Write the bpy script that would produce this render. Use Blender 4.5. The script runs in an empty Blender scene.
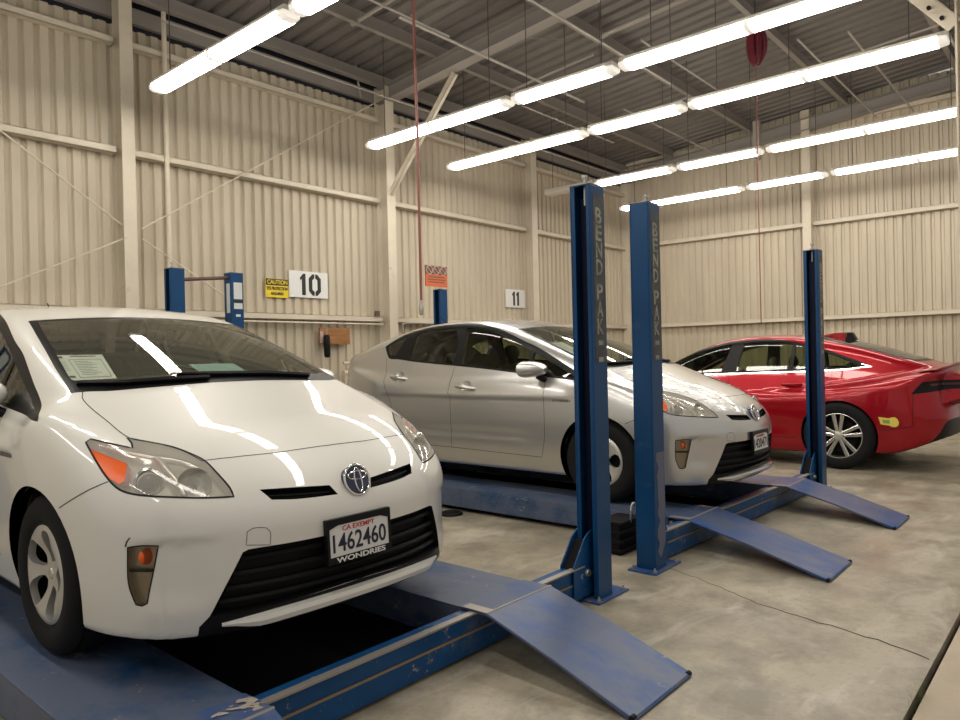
import bpy, bmesh, math, random
import numpy as np
from math import sin, cos, pi, radians, degrees, acos, atan2, sqrt, hypot
from mathutils import Matrix, Vector

random.seed(7)
scene = bpy.context.scene
col = scene.collection

# ---------------------------------------------------------------- camera, world, exposure
CAM_H, CAM_F, CAM_YAW, CAM_PITCH, CAM_ROLL = 1.33, 721., 40.9, 0.3, 1.3
a_, t_, r_ = radians(CAM_YAW), radians(CAM_PITCH), radians(CAM_ROLL)
F_ = Vector((cos(a_)*cos(t_), sin(a_)*cos(t_), -sin(t_)))
R_ = Vector((sin(a_), -cos(a_), 0)); U_ = R_.cross(F_)
R_, U_ = R_*cos(r_)-U_*sin(r_), U_*cos(r_)+R_*sin(r_)
cam = bpy.data.cameras.new('camera'); cam_ob = bpy.data.objects.new('camera', cam); col.objects.link(cam_ob)
cam_ob.matrix_world = Matrix(((R_[0], U_[0], -F_[0], 0), (R_[1], U_[1], -F_[1], 0), (R_[2], U_[2], -F_[2], CAM_H), (0, 0, 0, 1)))
cam.sensor_width = 36; cam.lens = 36*CAM_F/960; cam.clip_start = .05
scene.camera = cam_ob
world = bpy.data.worlds.new('world'); scene.world = world; world.use_nodes = True
world.node_tree.nodes['Background'].inputs[0].default_value = (1.0, .95, .87, 1)
world.node_tree.nodes['Background'].inputs[1].default_value = .48
scene.view_settings.view_transform = 'Standard'; scene.view_settings.look = 'None'
scene.view_settings.exposure = -0.07; scene.view_settings.gamma = 1.0; scene.view_settings.use_curve_mapping = False
scene.cycles.use_denoising = True
scene.cycles.max_bounces = 10; scene.cycles.transparent_max_bounces = 16
LAMP_STRENGTH = 24.0
LAMP_COLOR = (1.0, .945, .845)

# ---------------------------------------------------------------- materials
M = {}
def nmat(name):
    m = bpy.data.materials.new(name); m.use_nodes = True; nt = m.node_tree
    b = nt.nodes['Principled BSDF']; M[name] = m
    return m, nt, b
def simple(name, rgb, rough=.5, metal=0., coat=0., spec=None):
    m, nt, b = nmat(name); b.inputs['Base Color'].default_value = (*rgb, 1); b.inputs['Roughness'].default_value = rough
    b.inputs['Metallic'].default_value = metal; b.inputs['Coat Weight'].default_value = coat; b.inputs['Coat Roughness'].default_value = .03
    if spec is not None: b.inputs['Specular IOR Level'].default_value = spec
    return m
def noise(nt, scale, detail=4, rough=.6, stretch=None, src='Object', dist=0.):
    tc = nt.nodes.new('ShaderNodeTexCoord'); n = nt.nodes.new('ShaderNodeTexNoise')
    n.inputs['Scale'].default_value = scale; n.inputs['Detail'].default_value = detail; n.inputs['Roughness'].default_value = rough; n.inputs['Distortion'].default_value = dist
    mp = nt.nodes.new('ShaderNodeMapping'); mp.inputs['Scale'].default_value = stretch or (1, 1, 1)
    nt.links.new(tc.outputs[src], mp.inputs[0]); nt.links.new(mp.outputs[0], n.inputs['Vector'])
    return n.outputs['Fac']
def ramp(nt, fac, *stops):
    r = nt.nodes.new('ShaderNodeValToRGB'); e = r.color_ramp.elements
    while len(e) < len(stops): e.new(.5)
    for el, (p, c) in zip(e, stops): el.position = p; el.color = (*c, 1) if len(c) == 3 else c
    nt.links.new(fac, r.inputs[0]); return r.outputs[0]
def mix(nt, fac, a, b, mode='MIX'):
    n = nt.nodes.new('ShaderNodeMix'); n.data_type = 'RGBA'; n.blend_type = mode
    for sock, v in ((n.inputs[0], fac), (n.inputs[6], a), (n.inputs[7], b)):
        if isinstance(v, (int, float)): sock.default_value = v
        elif isinstance(v, tuple): sock.default_value = (*v, 1)
        else: nt.links.new(v, sock)
    return n.outputs[2]
def bump_(nt, b, h, strength=.2, dist=.01):
    n = nt.nodes.new('ShaderNodeBump'); n.inputs['Strength'].default_value = strength; n.inputs['Distance'].default_value = dist
    nt.links.new(h, n.inputs['Height']); nt.links.new(n.outputs[0], b.inputs['Normal'])
W3 = ((1, 1, 1)); K3 = (0, 0, 0)

# concrete: blotches, darker tyre stains, pale scuffs, hairline wear
m, nt, b = nmat('concrete')
c = ramp(nt, noise(nt, .9, 6, .62), (.3, (.245, .21, .148)), (.5, (.39, .34, .255)), (.72, (.49, .435, .335)))
c = mix(nt, ramp(nt, noise(nt, 3.1, 8, .7), (.42, K3), (.62, (.75, .75, .75))), c, (.20, .175, .13))
c = mix(nt, ramp(nt, noise(nt, 1.6, 5, .6, (1, 2.2, 1), dist=.8), (.55, K3), (.72, (.7, .7, .7))), c, (.56, .51, .43))
c = mix(nt, ramp(nt, noise(nt, 38, 3, .7), (.3, (.35, .35, .35)), (.45, K3)), c, (.17, .15, .12))
nt.links.new(c, b.inputs['Base Color'])
rr = ramp(nt, noise(nt, 2.2, 5, .6), (.35, (.28, .28, .28)), (.65, (.55, .55, .55)))
nt.links.new(rr, b.inputs['Roughness']); bump_(nt, b, noise(nt, 60, 4, .7), .15, .004)
m, nt, b = nmat('apron_concrete')
c = ramp(nt, noise(nt, 2.5, 7, .7), (.3, (.46, .38, .29)), (.7, (.58, .49, .38)))
nt.links.new(c, b.inputs['Base Color']); b.inputs['Roughness'].default_value = .8; bump_(nt, b, noise(nt, 70, 4, .7), .3, .004)

# painted wall sheet and steel: beige with faint vertical runs and rust
m, nt, b = nmat('wall_sheet')
c = ramp(nt, noise(nt, 1.2, 5, .6, (1.5, 1.5, .35)), (.3, (.49, .425, .325)), (.7, (.60, .53, .41)))
c = mix(nt, ramp(nt, noise(nt, 7, 4, .7, (1.5, 1.5, .12)), (.56, K3), (.8, (.5, .5, .5))), c, (.42, .36, .27))
nt.links.new(c, b.inputs['Base Color']); b.inputs['Roughness'].default_value = .55
m, nt, b = nmat('steel_paint')
c = ramp(nt, noise(nt, 2.5, 5, .6), (.3, (.60, .53, .42)), (.7, (.70, .63, .51)))
c = mix(nt, ramp(nt, noise(nt, 5, 7, .75), (.60, K3), (.74, (.7, .7, .7))), c, (.42, .28, .15))
nt.links.new(c, b.inputs['Base Color']); b.inputs['Roughness'].default_value = .5
m, nt, b = nmat('roof_deck')
c = ramp(nt, noise(nt, 1.1, 5, .6), (.3, (.165, .152, .142)), (.7, (.215, .20, .188)))
nt.links.new(c, b.inputs['Base Color']); b.inputs['Roughness'].default_value = .55
simple('roof_steel', (.30, .275, .25), .5)
simple('badge_grey', (.16, .16, .155), .35, .3)
simple('dark_gap', (.02, .02, .035), .6)
simple('conduit', (.42, .39, .35), .45, .3)
simple('wire', (.06, .055, .05), .5)

# lift paint: blue with pale scuffing, dusty tops and a few rust spots
def blue(name, wear, dust, base=(.003, .050, .148), rough=.33):
    m, nt, b = nmat(name)
    c = ramp(nt, noise(nt, 2.5, 4, .6), (.3, tuple(v*.85 for v in base)), (.7, tuple(v*1.2 for v in base)))
    d = noise(nt, 3.2, 8, .68, (1, .6, 1))
    c = mix(nt, ramp(nt, d, (.60-dust, K3), (.80-dust, (.85, .85, .85))), c, (.115, .135, .195))
    s = noise(nt, 13, 9, .78, (1, .5, 1))
    c = mix(nt, ramp(nt, s, (.66-wear, K3), (.70-wear, (1, 1, 1))), c, (.30, .28, .27))
    s2 = noise(nt, 9, 10, .8, (1, 1, 1), dist=.5)
    c = mix(nt, ramp(nt, s2, (.70-wear*.6, K3), (.73-wear*.6, (1, 1, 1))), c, (.22, .14, .08))
    nt.links.new(c, b.inputs['Base Color']); b.inputs['Roughness'].default_value = rough
    b.inputs['Specular IOR Level'].default_value = .3
    return m
blue('post_blue', .0, -.03)
blue('runway_blue', .05, .27, rough=.42)
blue('ramp_blue', .03, .21, (.012, .07, .26), rough=.36)
blue('bar_blue', .06, .05, (.005, .065, .20), rough=.4)
simple('channel_dark', (.002, .004, .02), .6, spec=.2)
simple('worn_edge', (.36, .33, .30), .45, .5)
simple('scrape', (.42, .37, .32), .6)
simple('faded_paint', (.115, .125, .19), .5)
simple('rust_line', (.26, .19, .12), .7)
simple('bolt', (.45, .43, .40), .4, .8)
simple('black_part', (.006, .006, .007), .55, spec=.2)
m, nt, b = nmat('sticker_strip')
c = ramp(nt, noise(nt, 9, 6, .7), (.4, (.022, .030, .040)), (.62, (.07, .075, .07)))
nt.links.new(c, b.inputs['Base Color']); b.inputs['Roughness'].default_value = .45
m, nt, b = nmat('faded_lettering')
c = ramp(nt, noise(nt, 14, 5, .7), (.35, (.13, .135, .125)), (.6, (.36, .345, .29)))
nt.links.new(c, b.inputs['Base Color']); b.inputs['Roughness'].default_value = .5

# lamps
def emis(name, rgb, st):
    m, nt, b = nmat(name); b.inputs['Base Color'].default_value = (.9, .88, .82, 1); b.inputs['Emission Color'].default_value = (*rgb, 1); b.inputs['Emission Strength'].default_value = st
    b.inputs['Roughness'].default_value = .3
emis('lens_lit', LAMP_COLOR, LAMP_STRENGTH)
emis('lens_end', LAMP_COLOR, .55)
simple('lens_unlit', (.78, .74, .66), .3)
simple('lamp_housing', (.72, .69, .63), .45)

# cars
def paint(name, rgb, metal, rough, coat=1., flake=0.):
    m, nt, b = nmat(name); b.inputs['Base Color'].default_value = (*rgb, 1); b.inputs['Metallic'].default_value = metal; b.inputs['Roughness'].default_value = rough
    b.inputs['Coat Weight'].default_value = coat; b.inputs['Coat Roughness'].default_value = .025
    if flake:
        n = noise(nt, 900, 2, .5); nt.links.new(ramp(nt, n, (.3, tuple(v*(1-flake) for v in rgb)), (.7, tuple(min(1, v*(1+flake)) for v in rgb))), b.inputs['Base Color'])
paint('paint_white', (.74, .72, .67), 0, .38)
paint('paint_silver', (.58, .575, .56), .85, .31, flake=.10)
paint('paint_red', (.33, .0015, .009), .35, .28, .6); M['paint_red'].node_tree.nodes['Principled BSDF'].inputs['Specular IOR Level'].default_value = .25
def glass(name, tint, ior=1.5, rough=0.):
    m = bpy.data.materials.new(name); m.use_nodes = True; nt = m.node_tree; M[name] = m
    nt.nodes.remove(nt.nodes['Principled BSDF']); out = nt.nodes['Material Output']
    fr = nt.nodes.new('ShaderNodeFresnel'); fr.inputs['IOR'].default_value = ior
    tr = nt.nodes.new('ShaderNodeBsdfTransparent'); tr.inputs[0].default_value = (*tint, 1)
    gl = nt.nodes.new('ShaderNodeBsdfGlossy'); gl.inputs['Roughness'].default_value = rough; gl.inputs[0].default_value = (1, 1, 1, 1)
    mx = nt.nodes.new('ShaderNodeMixShader'); nt.links.new(fr.outputs[0], mx.inputs[0]); nt.links.new(tr.outputs[0], mx.inputs[1]); nt.links.new(gl.outputs[0], mx.inputs[2])
    nt.links.new(mx.outputs[0], out.inputs[0])
glass('glass_side', (.46, .50, .38), 1.5)
glass('glass_dark', (.16, .18, .15), 1.6)
glass('lens_clear', (.86, .86, .82), 1.45, .03)
def hazy(name, tint, haze, film=(.92, .88, .80), rough=.06):
    glass(name, tint, 1.45, rough); nt = M[name].node_tree; out = nt.nodes['Material Output']; prev = out.inputs[0].links[0].from_socket
    df = nt.nodes.new('ShaderNodeBsdfDiffuse'); df.inputs[0].default_value = (*film, 1); mx = nt.nodes.new('ShaderNodeMixShader'); mx.inputs[0].default_value = haze
    nt.links.new(prev, mx.inputs[1]); nt.links.new(df.outputs[0], mx.inputs[2]); nt.links.new(mx.outputs[0], out.inputs[0])
hazy('lens_hazy', (.96, .95, .92), .26)
hazy('glass_windshield', (.88, .90, .82), .065, (.62, .60, .46), 0.)
simple('trim_black', (.006, .006, .007), .38, spec=.2)
simple('trim_matte', (.007, .007, .008), .6, spec=.2)
simple('gap_black', (.006, .006, .007), .8)
simple('rubber', (.009, .009, .010), .8, spec=.25)
simple('cabin_dark', (.07, .066, .058), .8)
simple('cabin_grey', (.30, .28, .23), .8)
simple('liner', (.50, .47, .39), .9)
simple('underbody', (.007, .007, .008), .85, spec=.2)
simple('chrome', (.78, .77, .74), .14, 1.)
simple('reflector', (.80, .78, .73), .2, .8)
simple('lamp_bowl', (.82, .79, .72), .3, .0)
simple('lamp_projector', (.02, .022, .025), .08, .2, coat=1)
simple('amber', (.90, .13, .01), .3)
simple('red_lens', (.30, .010, .010), .15, coat=1)
simple('red_lens_dark', (.07, .003, .004), .2)
simple('alloy', (.56, .545, .51), .32, .45)
simple('fog_bowl', (.58, .47, .34), .3, .3)
simple('alloy_bright', (.66, .65, .62), .22, .9)
simple('emblem_blue', (.003, .010, .06), .15, coat=.5)
simple('plate_white', (.72, .71, .70), .4)
simple('plate_navy', (.008, .011, .035), .5)
simple('plate_red', (.50, .03, .03), .5)
simple('paper', (.88, .93, .90), .7)
simple('paper_teal', (.36, .58, .55), .7)
simple('paper_ink', (.10, .13, .12), .7)
simple('sign_white', (.78, .78, .77), .45)
simple('sign_yellow', (.80, .60, .02), .45)
simple('sign_black', (.012, .012, .012), .5)
simple('sign_brown', (.17, .075, .055), .5)
simple('sign_orange', (.62, .13, .035), .5)
simple('sign_pale', (.55, .42, .36), .5)
simple('hose_red', (.23, .075, .06), .5)
simple('cord_maroon', (.13, .012, .025), .45)
simple('brown_pipe', (.13, .07, .06), .5)
m, nt, b = nmat('wood_board')
c = ramp(nt, noise(nt, 5, 6, .7, (.8, 1, 5)), (.35, (.20, .085, .025)), (.65, (.42, .19, .06)))
nt.links.new(c, b.inputs['Base Color']); b.inputs['Roughness'].default_value = .6
simple('weed', (.16, .20, .05), .8)
simple('label_white', (.60, .62, .60), .5)
simple('label_teal', (.30, .58, .55), .5)
simple('yellow_sticker', (.80, .66, .12), .5)
simple('sticker_green', (.25, .38, .10), .5)
# ---------------------------------------------------------------- mesh helpers
def link(o, parent=None):
    col.objects.link(o)
    if parent is not None: o.parent = parent
    return o
def tag(o, label=None, cat=None, group=None, kind=None):
    if label: o['label'] = label
    if cat: o['category'] = cat
    if group: o['group'] = group
    if kind: o['kind'] = kind
    return o
def empty(name, loc=(0, 0, 0), rz=0., label=None, cat=None, group=None):
    o = bpy.data.objects.new(name, None); o.location = loc; o.rotation_euler.z = rz; o.empty_display_size = .1
    link(o); return tag(o, label, cat, group)
def mesh_obj(name, V, F, mats, parent=None, N=None, mi=None, smooth=None, loc=None):
    me = bpy.data.meshes.new(name); me.from_pydata([tuple(map(float, v)) for v in V], [], [tuple(int(i) for i in f) for f in F])
    for k in (mats if isinstance(mats, (list, tuple)) else [mats]): me.materials.append(M[k])
    if mi is not None: me.polygons.foreach_set('material_index', mi)
    if N is not None:
        me.polygons.foreach_set('use_smooth', [True]*len(F)); me.normals_split_custom_set_from_vertices([tuple(map(float, n)) for n in N])
    elif smooth is not None:
        me.polygons.foreach_set('use_smooth', [True]*len(F)); me.set_sharp_from_angle(angle=radians(smooth))
    me.update()
    o = bpy.data.objects.new(name, me); link(o, parent)
    if loc is not None: o.location = loc
    return o
class MB:
    """collects simple shapes into one mesh"""
    def __init__(s): s.V = []; s.F = []; s.mi = []; s.m = 0
    def add(s, V, F):
        n = len(s.V); s.V += [tuple(v) for v in V]; s.F += [tuple(i+n for i in f) for f in F]; s.mi += [s.m]*len(F); return s
    def mat(s, i): s.m = i; return s
    def box(s, x0, x1, y0, y1, z0, z1):
        V = [(x, y, z) for x in (x0, x1) for y in (y0, y1) for z in (z0, z1)]
        return s.add(V, [(0, 1, 3, 2), (4, 6, 7, 5), (0, 4, 5, 1), (2, 3, 7, 6), (0, 2, 6, 4), (1, 5, 7, 3)])
    def prism(s, poly, axis, a, b):
        """polygon in the plane across `axis` ('x': (y,z), 'y': (x,z), 'z': (x,y)) pushed from a to b"""
        n = len(poly)
        def P(p, t): return (t, p[0], p[1]) if axis == 'x' else ((p[0], t, p[1]) if axis == 'y' else (p[0], p[1], t))
        V = [P(p, a) for p in poly]+[P(p, b) for p in poly]
        area = sum(poly[i][0]*poly[(i+1) % n][1]-poly[(i+1) % n][0]*poly[i][1] for i in range(n))
        f = [tuple(range(n)), tuple(range(2*n-1, n-1, -1))]+[(i, i+n, (i+1) % n+n, (i+1) % n) for i in range(n)]
        if ((area > 0) == (b > a)) != (axis == 'y'): f = [q[::-1] for q in f]
        return s.add(V, f)
    def tube(s, pts, r, n=8, cap=True):
        P = [Vector(p) for p in pts]; rs = r if isinstance(r, (list, tuple)) else [r]*len(P); rings = []; up = None
        for i, p in enumerate(P):
            d = (P[min(i+1, len(P)-1)]-P[max(i-1, 0)]).normalized()
            if up is None: up = Vector((0, 0, 1)) if abs(d.z) < .9 else Vector((1, 0, 0))
            e = d.cross(up).normalized(); up = e.cross(d).normalized()
            rings.append([p+(e*cos(2*pi*k/n)+up*sin(2*pi*k/n))*rs[i] for k in range(n)])
        V = [v for q in rings for v in q]; F = []
        for i in range(len(P)-1):
            for k in range(n): F.append((i*n+k, i*n+(k+1) % n, (i+1)*n+(k+1) % n, (i+1)*n+k))
        if cap: F += [tuple(range(n))[::-1], tuple(range((len(P)-1)*n, len(P)*n))]
        return s.add(V, F)
    def lathe(s, prof, c=(0, 0, 0), axis='z', n=32, closed=False):
        """profile of (radius, height along axis)"""
        V = []; F = []
        for r, h in prof:
            for k in range(n):
                u, w = r*cos(2*pi*k/n), r*sin(2*pi*k/n)
                v = (u, w, h) if axis == 'z' else ((h, u, w) if axis == 'x' else (w, h, u))
                V.append((v[0]+c[0], v[1]+c[1], v[2]+c[2]))
        m = len(prof)
        for i in range(m if closed else m-1):
            j = (i+1) % m
            for k in range(n): F.append((i*n+k, i*n+(k+1) % n, j*n+(k+1) % n, j*n+k))
        return s.add(V, F)
    def ball(s, c, r, n=16):
        rx, ry, rz = r if isinstance(r, tuple) else (r, r, r); V = []; F = []; m = n//2
        for i in range(m+1):
            t = pi*i/m
            for k in range(n): V.append((c[0]+rx*sin(t)*cos(2*pi*k/n), c[1]+ry*sin(t)*sin(2*pi*k/n), c[2]-rz*cos(t)))
        for i in range(m):
            for k in range(n): F.append((i*n+k, i*n+(k+1) % n, (i+1)*n+(k+1) % n, (i+1)*n+k))
        return s.add(V, F)
    def build(s, name, mats, parent=None, loc=None, smooth=None, bevel=0.):
        o = mesh_obj(name, s.V, s.F, mats, parent, None, s.mi, smooth, loc)
        if bevel:
            bv = o.modifiers.new('bevel', 'BEVEL'); bv.width = bevel; bv.segments = 2; bv.limit_method = 'ANGLE'; bv.angle_limit = radians(40)
        return o
FONT = None
def text_geo(txt, w=None, h=None, depth=.002, bold=0.):
    """letters as vertices and faces in the x-z plane facing -y, centred, fitted to w x h"""
    cu = bpy.data.curves.new('t', 'FONT'); cu.body = txt; cu.extrude = .02; cu.offset = bold; cu.resolution_u = 3
    o = bpy.data.objects.new('t', cu); col.objects.link(o); bpy.context.view_layer.update()
    me = bpy.data.meshes.new_from_object(o.evaluated_get(bpy.context.evaluated_depsgraph_get()))
    V = np.array([v.co[:] for v in me.vertices]); F = [tuple(p.vertices) for p in me.polygons]
    bpy.data.objects.remove(o); bpy.data.curves.remove(cu); bpy.data.meshes.remove(me)
    lo, hi = V.min(0), V.max(0); V -= (lo+hi)/2; sz = hi-lo
    sx = w/sz[0] if w else h/sz[1]; sy = h/sz[1] if h else sx
    if not w: sx = sy
    R = np.stack([V[:, 0]*sx, -V[:, 2]/.02*depth/2-depth/2, V[:, 1]*sy], 1)
    return R, F
def copy_tree(o, parent=None):
    c = o.copy(); col.objects.link(c)
    if parent is not None: c.parent = parent
    for ch in list(o.children): copy_tree(ch, c)
    return c
# ---------------------------------------------------------------- smooth curves and car body surfaces
class Spl:
    """natural cubic spline through (x, y) knots, straight beyond the ends"""
    def __init__(s, *kn):
        a = np.array(kn, float); s.x = a[:, 0]; s.y = a[:, 1]
        n = len(s.x); h = np.diff(s.x); A = np.eye(n); b = np.zeros(n)
        for i in range(1, n-1):
            A[i, i-1] = h[i-1]; A[i, i] = 2*(h[i-1]+h[i]); A[i, i+1] = h[i]
            b[i] = 6*((s.y[i+1]-s.y[i])/h[i]-(s.y[i]-s.y[i-1])/h[i-1])
        s.m = np.linalg.solve(A, b); s.h = h
        s.d0 = (s.y[1]-s.y[0])/h[0]-h[0]/6*(2*s.m[0]+s.m[1])
        s.d1 = (s.y[-1]-s.y[-2])/h[-1]+h[-1]/6*(s.m[-2]+2*s.m[-1])
    def __call__(s, q):
        q = np.asarray(q, float); i = np.clip(np.searchsorted(s.x, q)-1, 0, len(s.h)-1)
        h = s.h[i]; a = (s.x[i+1]-q)/h; b = (q-s.x[i])/h
        v = a*s.y[i]+b*s.y[i+1]+((a**3-a)*s.m[i]+(b**3-b)*s.m[i+1])*h*h/6
        v = np.where(q < s.x[0], s.y[0]+s.d0*(q-s.x[0]), v)
        return np.where(q > s.x[-1], s.y[-1]+s.d1*(q-s.x[-1]), v)
def smax(a, b, k): return np.maximum(a, b)+np.maximum(k-np.abs(a-b), 0)**2/(4*k)
def smin(a, b, k): return np.minimum(a, b)-np.maximum(k-np.abs(a-b), 0)**2/(4*k)
def bump(q, c, w): return np.exp(-((q-c)/w)**2)
def sstep(q, a, b):
    t = np.clip((q-a)/(b-a), 0, 1); return t*t*(3-2*t)

class Body:
    """closed car body as the zero level of a smooth function of (x across, y back from the nose, z up)"""
    def f(s, x, y, z): raise NotImplementedError
    def F(s, P): return s.f(np.abs(P[:, 0]), P[:, 1], P[:, 2])
    def grad(s, P, e=1e-3):
        g = np.empty_like(P)
        for i in range(3):
            d = np.zeros(3); d[i] = e
            g[:, i] = (s.F(P+d)-s.F(P-d))/(2*e)
        return g
    def normals(s, P):
        g = s.grad(P); return g/np.maximum(np.linalg.norm(g, axis=1), 1e-9)[:, None]
    def snap(s, P, n=4):
        P = P.copy()
        for _ in range(n):
            g = s.grad(P); q = np.maximum((g*g).sum(1), .05)
            st = (s.F(P)/q)[:, None]*g
            l = np.linalg.norm(st, axis=1); st *= np.minimum(1, .02/np.maximum(l, 1e-9))[:, None]
            P -= st
        return P
    def cast(s, O, D, tmax=6., n=400):
        """first hit along each ray from outside"""
        O = np.atleast_2d(O).astype(float); D = np.atleast_2d(D).astype(float)
        O = np.broadcast_to(O, D.shape).copy(); D = D/np.linalg.norm(D, axis=1)[:, None]
        t = np.zeros(len(D)); prev = t.copy(); hit = np.zeros(len(D), bool); lo = t.copy(); hi = t.copy()
        for k in range(1, n+1):
            tk = tmax*k/n
            v = s.F(O+D*tk); new = (~hit) & (v < 0)
            lo[new] = tmax*(k-1)/n; hi[new] = tk; hit |= new
        for _ in range(30):
            m = (lo+hi)/2; v = s.F(O+D*m[:, None]); ins = v < 0
            hi = np.where(ins, m, hi); lo = np.where(ins, lo, m)
        P = O+D*hi[:, None]; P[~hit] = np.nan
        return P
    def shell(s, res):
        """quad mesh of the half x >= 0, each box-grid point pushed along its ray to the surface"""
        L, W, H = s.L, s.Wd, s.Ht
        ny = int(L/res); nx = int(W/res*1.1); nz = int(H/res*1.1)
        ys = np.linspace(-.05, L+.05, ny+1); xs = np.linspace(0, W+.03, nx+1); zs = np.linspace(.0, H+.05, nz+1)
        V = {}; pts = []; quads = []
        def vid(i, j, k):
            if (i, j, k) not in V: V[(i, j, k)] = len(pts); pts.append((xs[i], ys[j], zs[k]))
            return V[(i, j, k)]
        for j in range(ny):
            for k in range(nz): quads.append((vid(nx, j, k), vid(nx, j+1, k), vid(nx, j+1, k+1), vid(nx, j, k+1)))
            for i in range(nx):
                quads.append((vid(i, j, nz), vid(i+1, j, nz), vid(i+1, j+1, nz), vid(i, j+1, nz))[::-1])
                quads.append((vid(i, j, 0), vid(i+1, j, 0), vid(i+1, j+1, 0), vid(i, j+1, 0)))
        for i in range(nx):
            for k in range(nz):
                quads.append((vid(i, 0, k), vid(i+1, 0, k), vid(i+1, 0, k+1), vid(i, 0, k+1)))
                quads.append((vid(i, ny, k), vid(i+1, ny, k), vid(i+1, ny, k+1), vid(i, ny, k+1))[::-1])
        P = np.array(pts); O = P.copy()
        O[:, 0] = 0; O[:, 1] = np.clip(P[:, 1], s.core[0], s.core[1]); O[:, 2] = s.core[2]
        # spread the box so that rays fan out evenly
        D = P-O; lo = np.zeros(len(P)); hi = np.ones(len(P))*1.3
        for _ in range(40):
            m = (lo+hi)/2; v = s.F(O+D*m[:, None]); ins = v < 0
            lo = np.where(ins, m, lo); hi = np.where(ins, hi, m)
        R = O+D*lo[:, None]; C = R[np.array(quads)]; fn = np.cross(C[:, 2]-C[:, 0], C[:, 3]-C[:, 1])
        flip = (fn*s.grad(C.mean(1))).sum(1) < 0
        return R, [q[::-1] if fl else q for q, fl in zip(quads, flip)]

class Hatch(Body):
    L, Wd, Ht = 4.47, .873, 1.49
    core = (.75, 3.7, .62)
    hood = Spl((-.1, .61), (0, .675), (.1, .742), (.2, .795), (.4, .870), (.7, .960), (.95, 1.024), (1.25, 1.06), (1.7, 1.07), (2.5, 1.05), (3.5, 1.09), (4.1, 1.10), (4.5, 1.06))
    hcrown = Spl((0, .13), (.5, .128), (1.0, .108), (1.6, .12), (3., .2), (4.4, .15))
    cab = Spl((.5, .865), (.75, .975), (.985, 1.072), (1.3, 1.196), (1.6, 1.306), (1.86, 1.393), (2.05, 1.443), (2.25, 1.474), (2.5, 1.487), (2.8, 1.48), (3.2, 1.437), (3.6, 1.357), (4.0, 1.250), (4.3, 1.165), (4.5, 1.11))
    ccrown = Spl((.7, .105), (1.3, .11), (1.86, .11), (2.3, .105), (3.0, .10), (4.0, .13), (4.5, .14))
    wy = Spl((0, .0), (.5, .004), (.93, .004), (1.6, -.008), (2.4, -.006), (3.2, 0), (3.65, -.002), (4.1, -.05), (4.5, -.15))
    wz = Spl((.12, .80), (.22, .825), (.35, .850), (.5, .862), (.65, .868), (.8, .869), (.95, .864), (1.05, .856), (1.2, .84))
    gb = Spl((.8, .725), (1.0, .752), (1.3, .785), (1.6, .805), (2.0, .822), (2.5, .825), (3.1, .80), (3.6, .745), (4.1, .665), (4.5, .58))
    fr = Spl((0, 0), (.2, .010), (.35, .034), (.5, .082), (.6, .135), (.7, .215), (.78, .33), (.85, .53), (.9, .85))
    fz = Spl((.1, .055), (.16, .03), (.22, .015), (.3, .004), (.42, .0), (.52, 0), (.6, .012), (.66, .04), (.72, .085), (.8, .17), (.9, .30))
    rx = Spl((0, 0), (.3, .03), (.5, .145), (.65, .33), (.75, .52), (.83, .78), (.9, 1.15))
    rz = Spl((.1, 4.33), (.2, 4.40), (.35, 4.46), (.5, 4.48), (.65, 4.475), (.85, 4.44), (1.0, 4.42), (1.1, 4.40), (1.2, 4.36))
    def f(s, x, y, z):
        side = x-(s.wz(z)+s.wy(y))
        zc = .838+.112*(y-1.376)+.35*(1-sstep(y, .55, 1.25))                                          # shoulder crease rising to the rear
        side = smax(side, (x-(.866+s.wy(y)-.50*(z-zc)))*.9, .035)
        side = side-.010*bump(y, .93, .42)*bump(z, .55, .22)-.008*bump(y, 3.63, .42)*bump(z, .55, .22)   # arch flares
        side = side+.007*bump(z, .47, .05)*sstep(y, 1.3, 1.7)*(1-sstep(y, 3.0, 3.3))                        # hollow above the sill
        top = (z-(s.hood(y)-s.hcrown(y)*x*x))*.95
        front = s.fr(x)+s.fz(z)-y
        rear = y-(s.rz(z)-s.rx(x))
        front = front+.014*sstep(x, .50, .66)*(1-sstep(x, .735, .79))*sstep(z, .25, .36)*(1-sstep(z, .495, .525))   # hollow beside the fog lamp
        low = smax(side, top, .10)
        low = smax(low, front*.9, .16)
        low = smax(low, rear*.95, .10)
        cs = (x-(s.gb(y)-.42*(z-.97)-.16*np.maximum(z-1.2, 0)**2))*.9
        ct = (z-(s.cab(y)-s.ccrown(y)*x*x))*.9
        cabn = smax(smax(cs, ct, .09), rear*.95, .06)
        cabn = smax(cabn, .8-z, .01)
        body = smin(low, cabn, .035)
        return smax(body, .165-z, .03)

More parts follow.
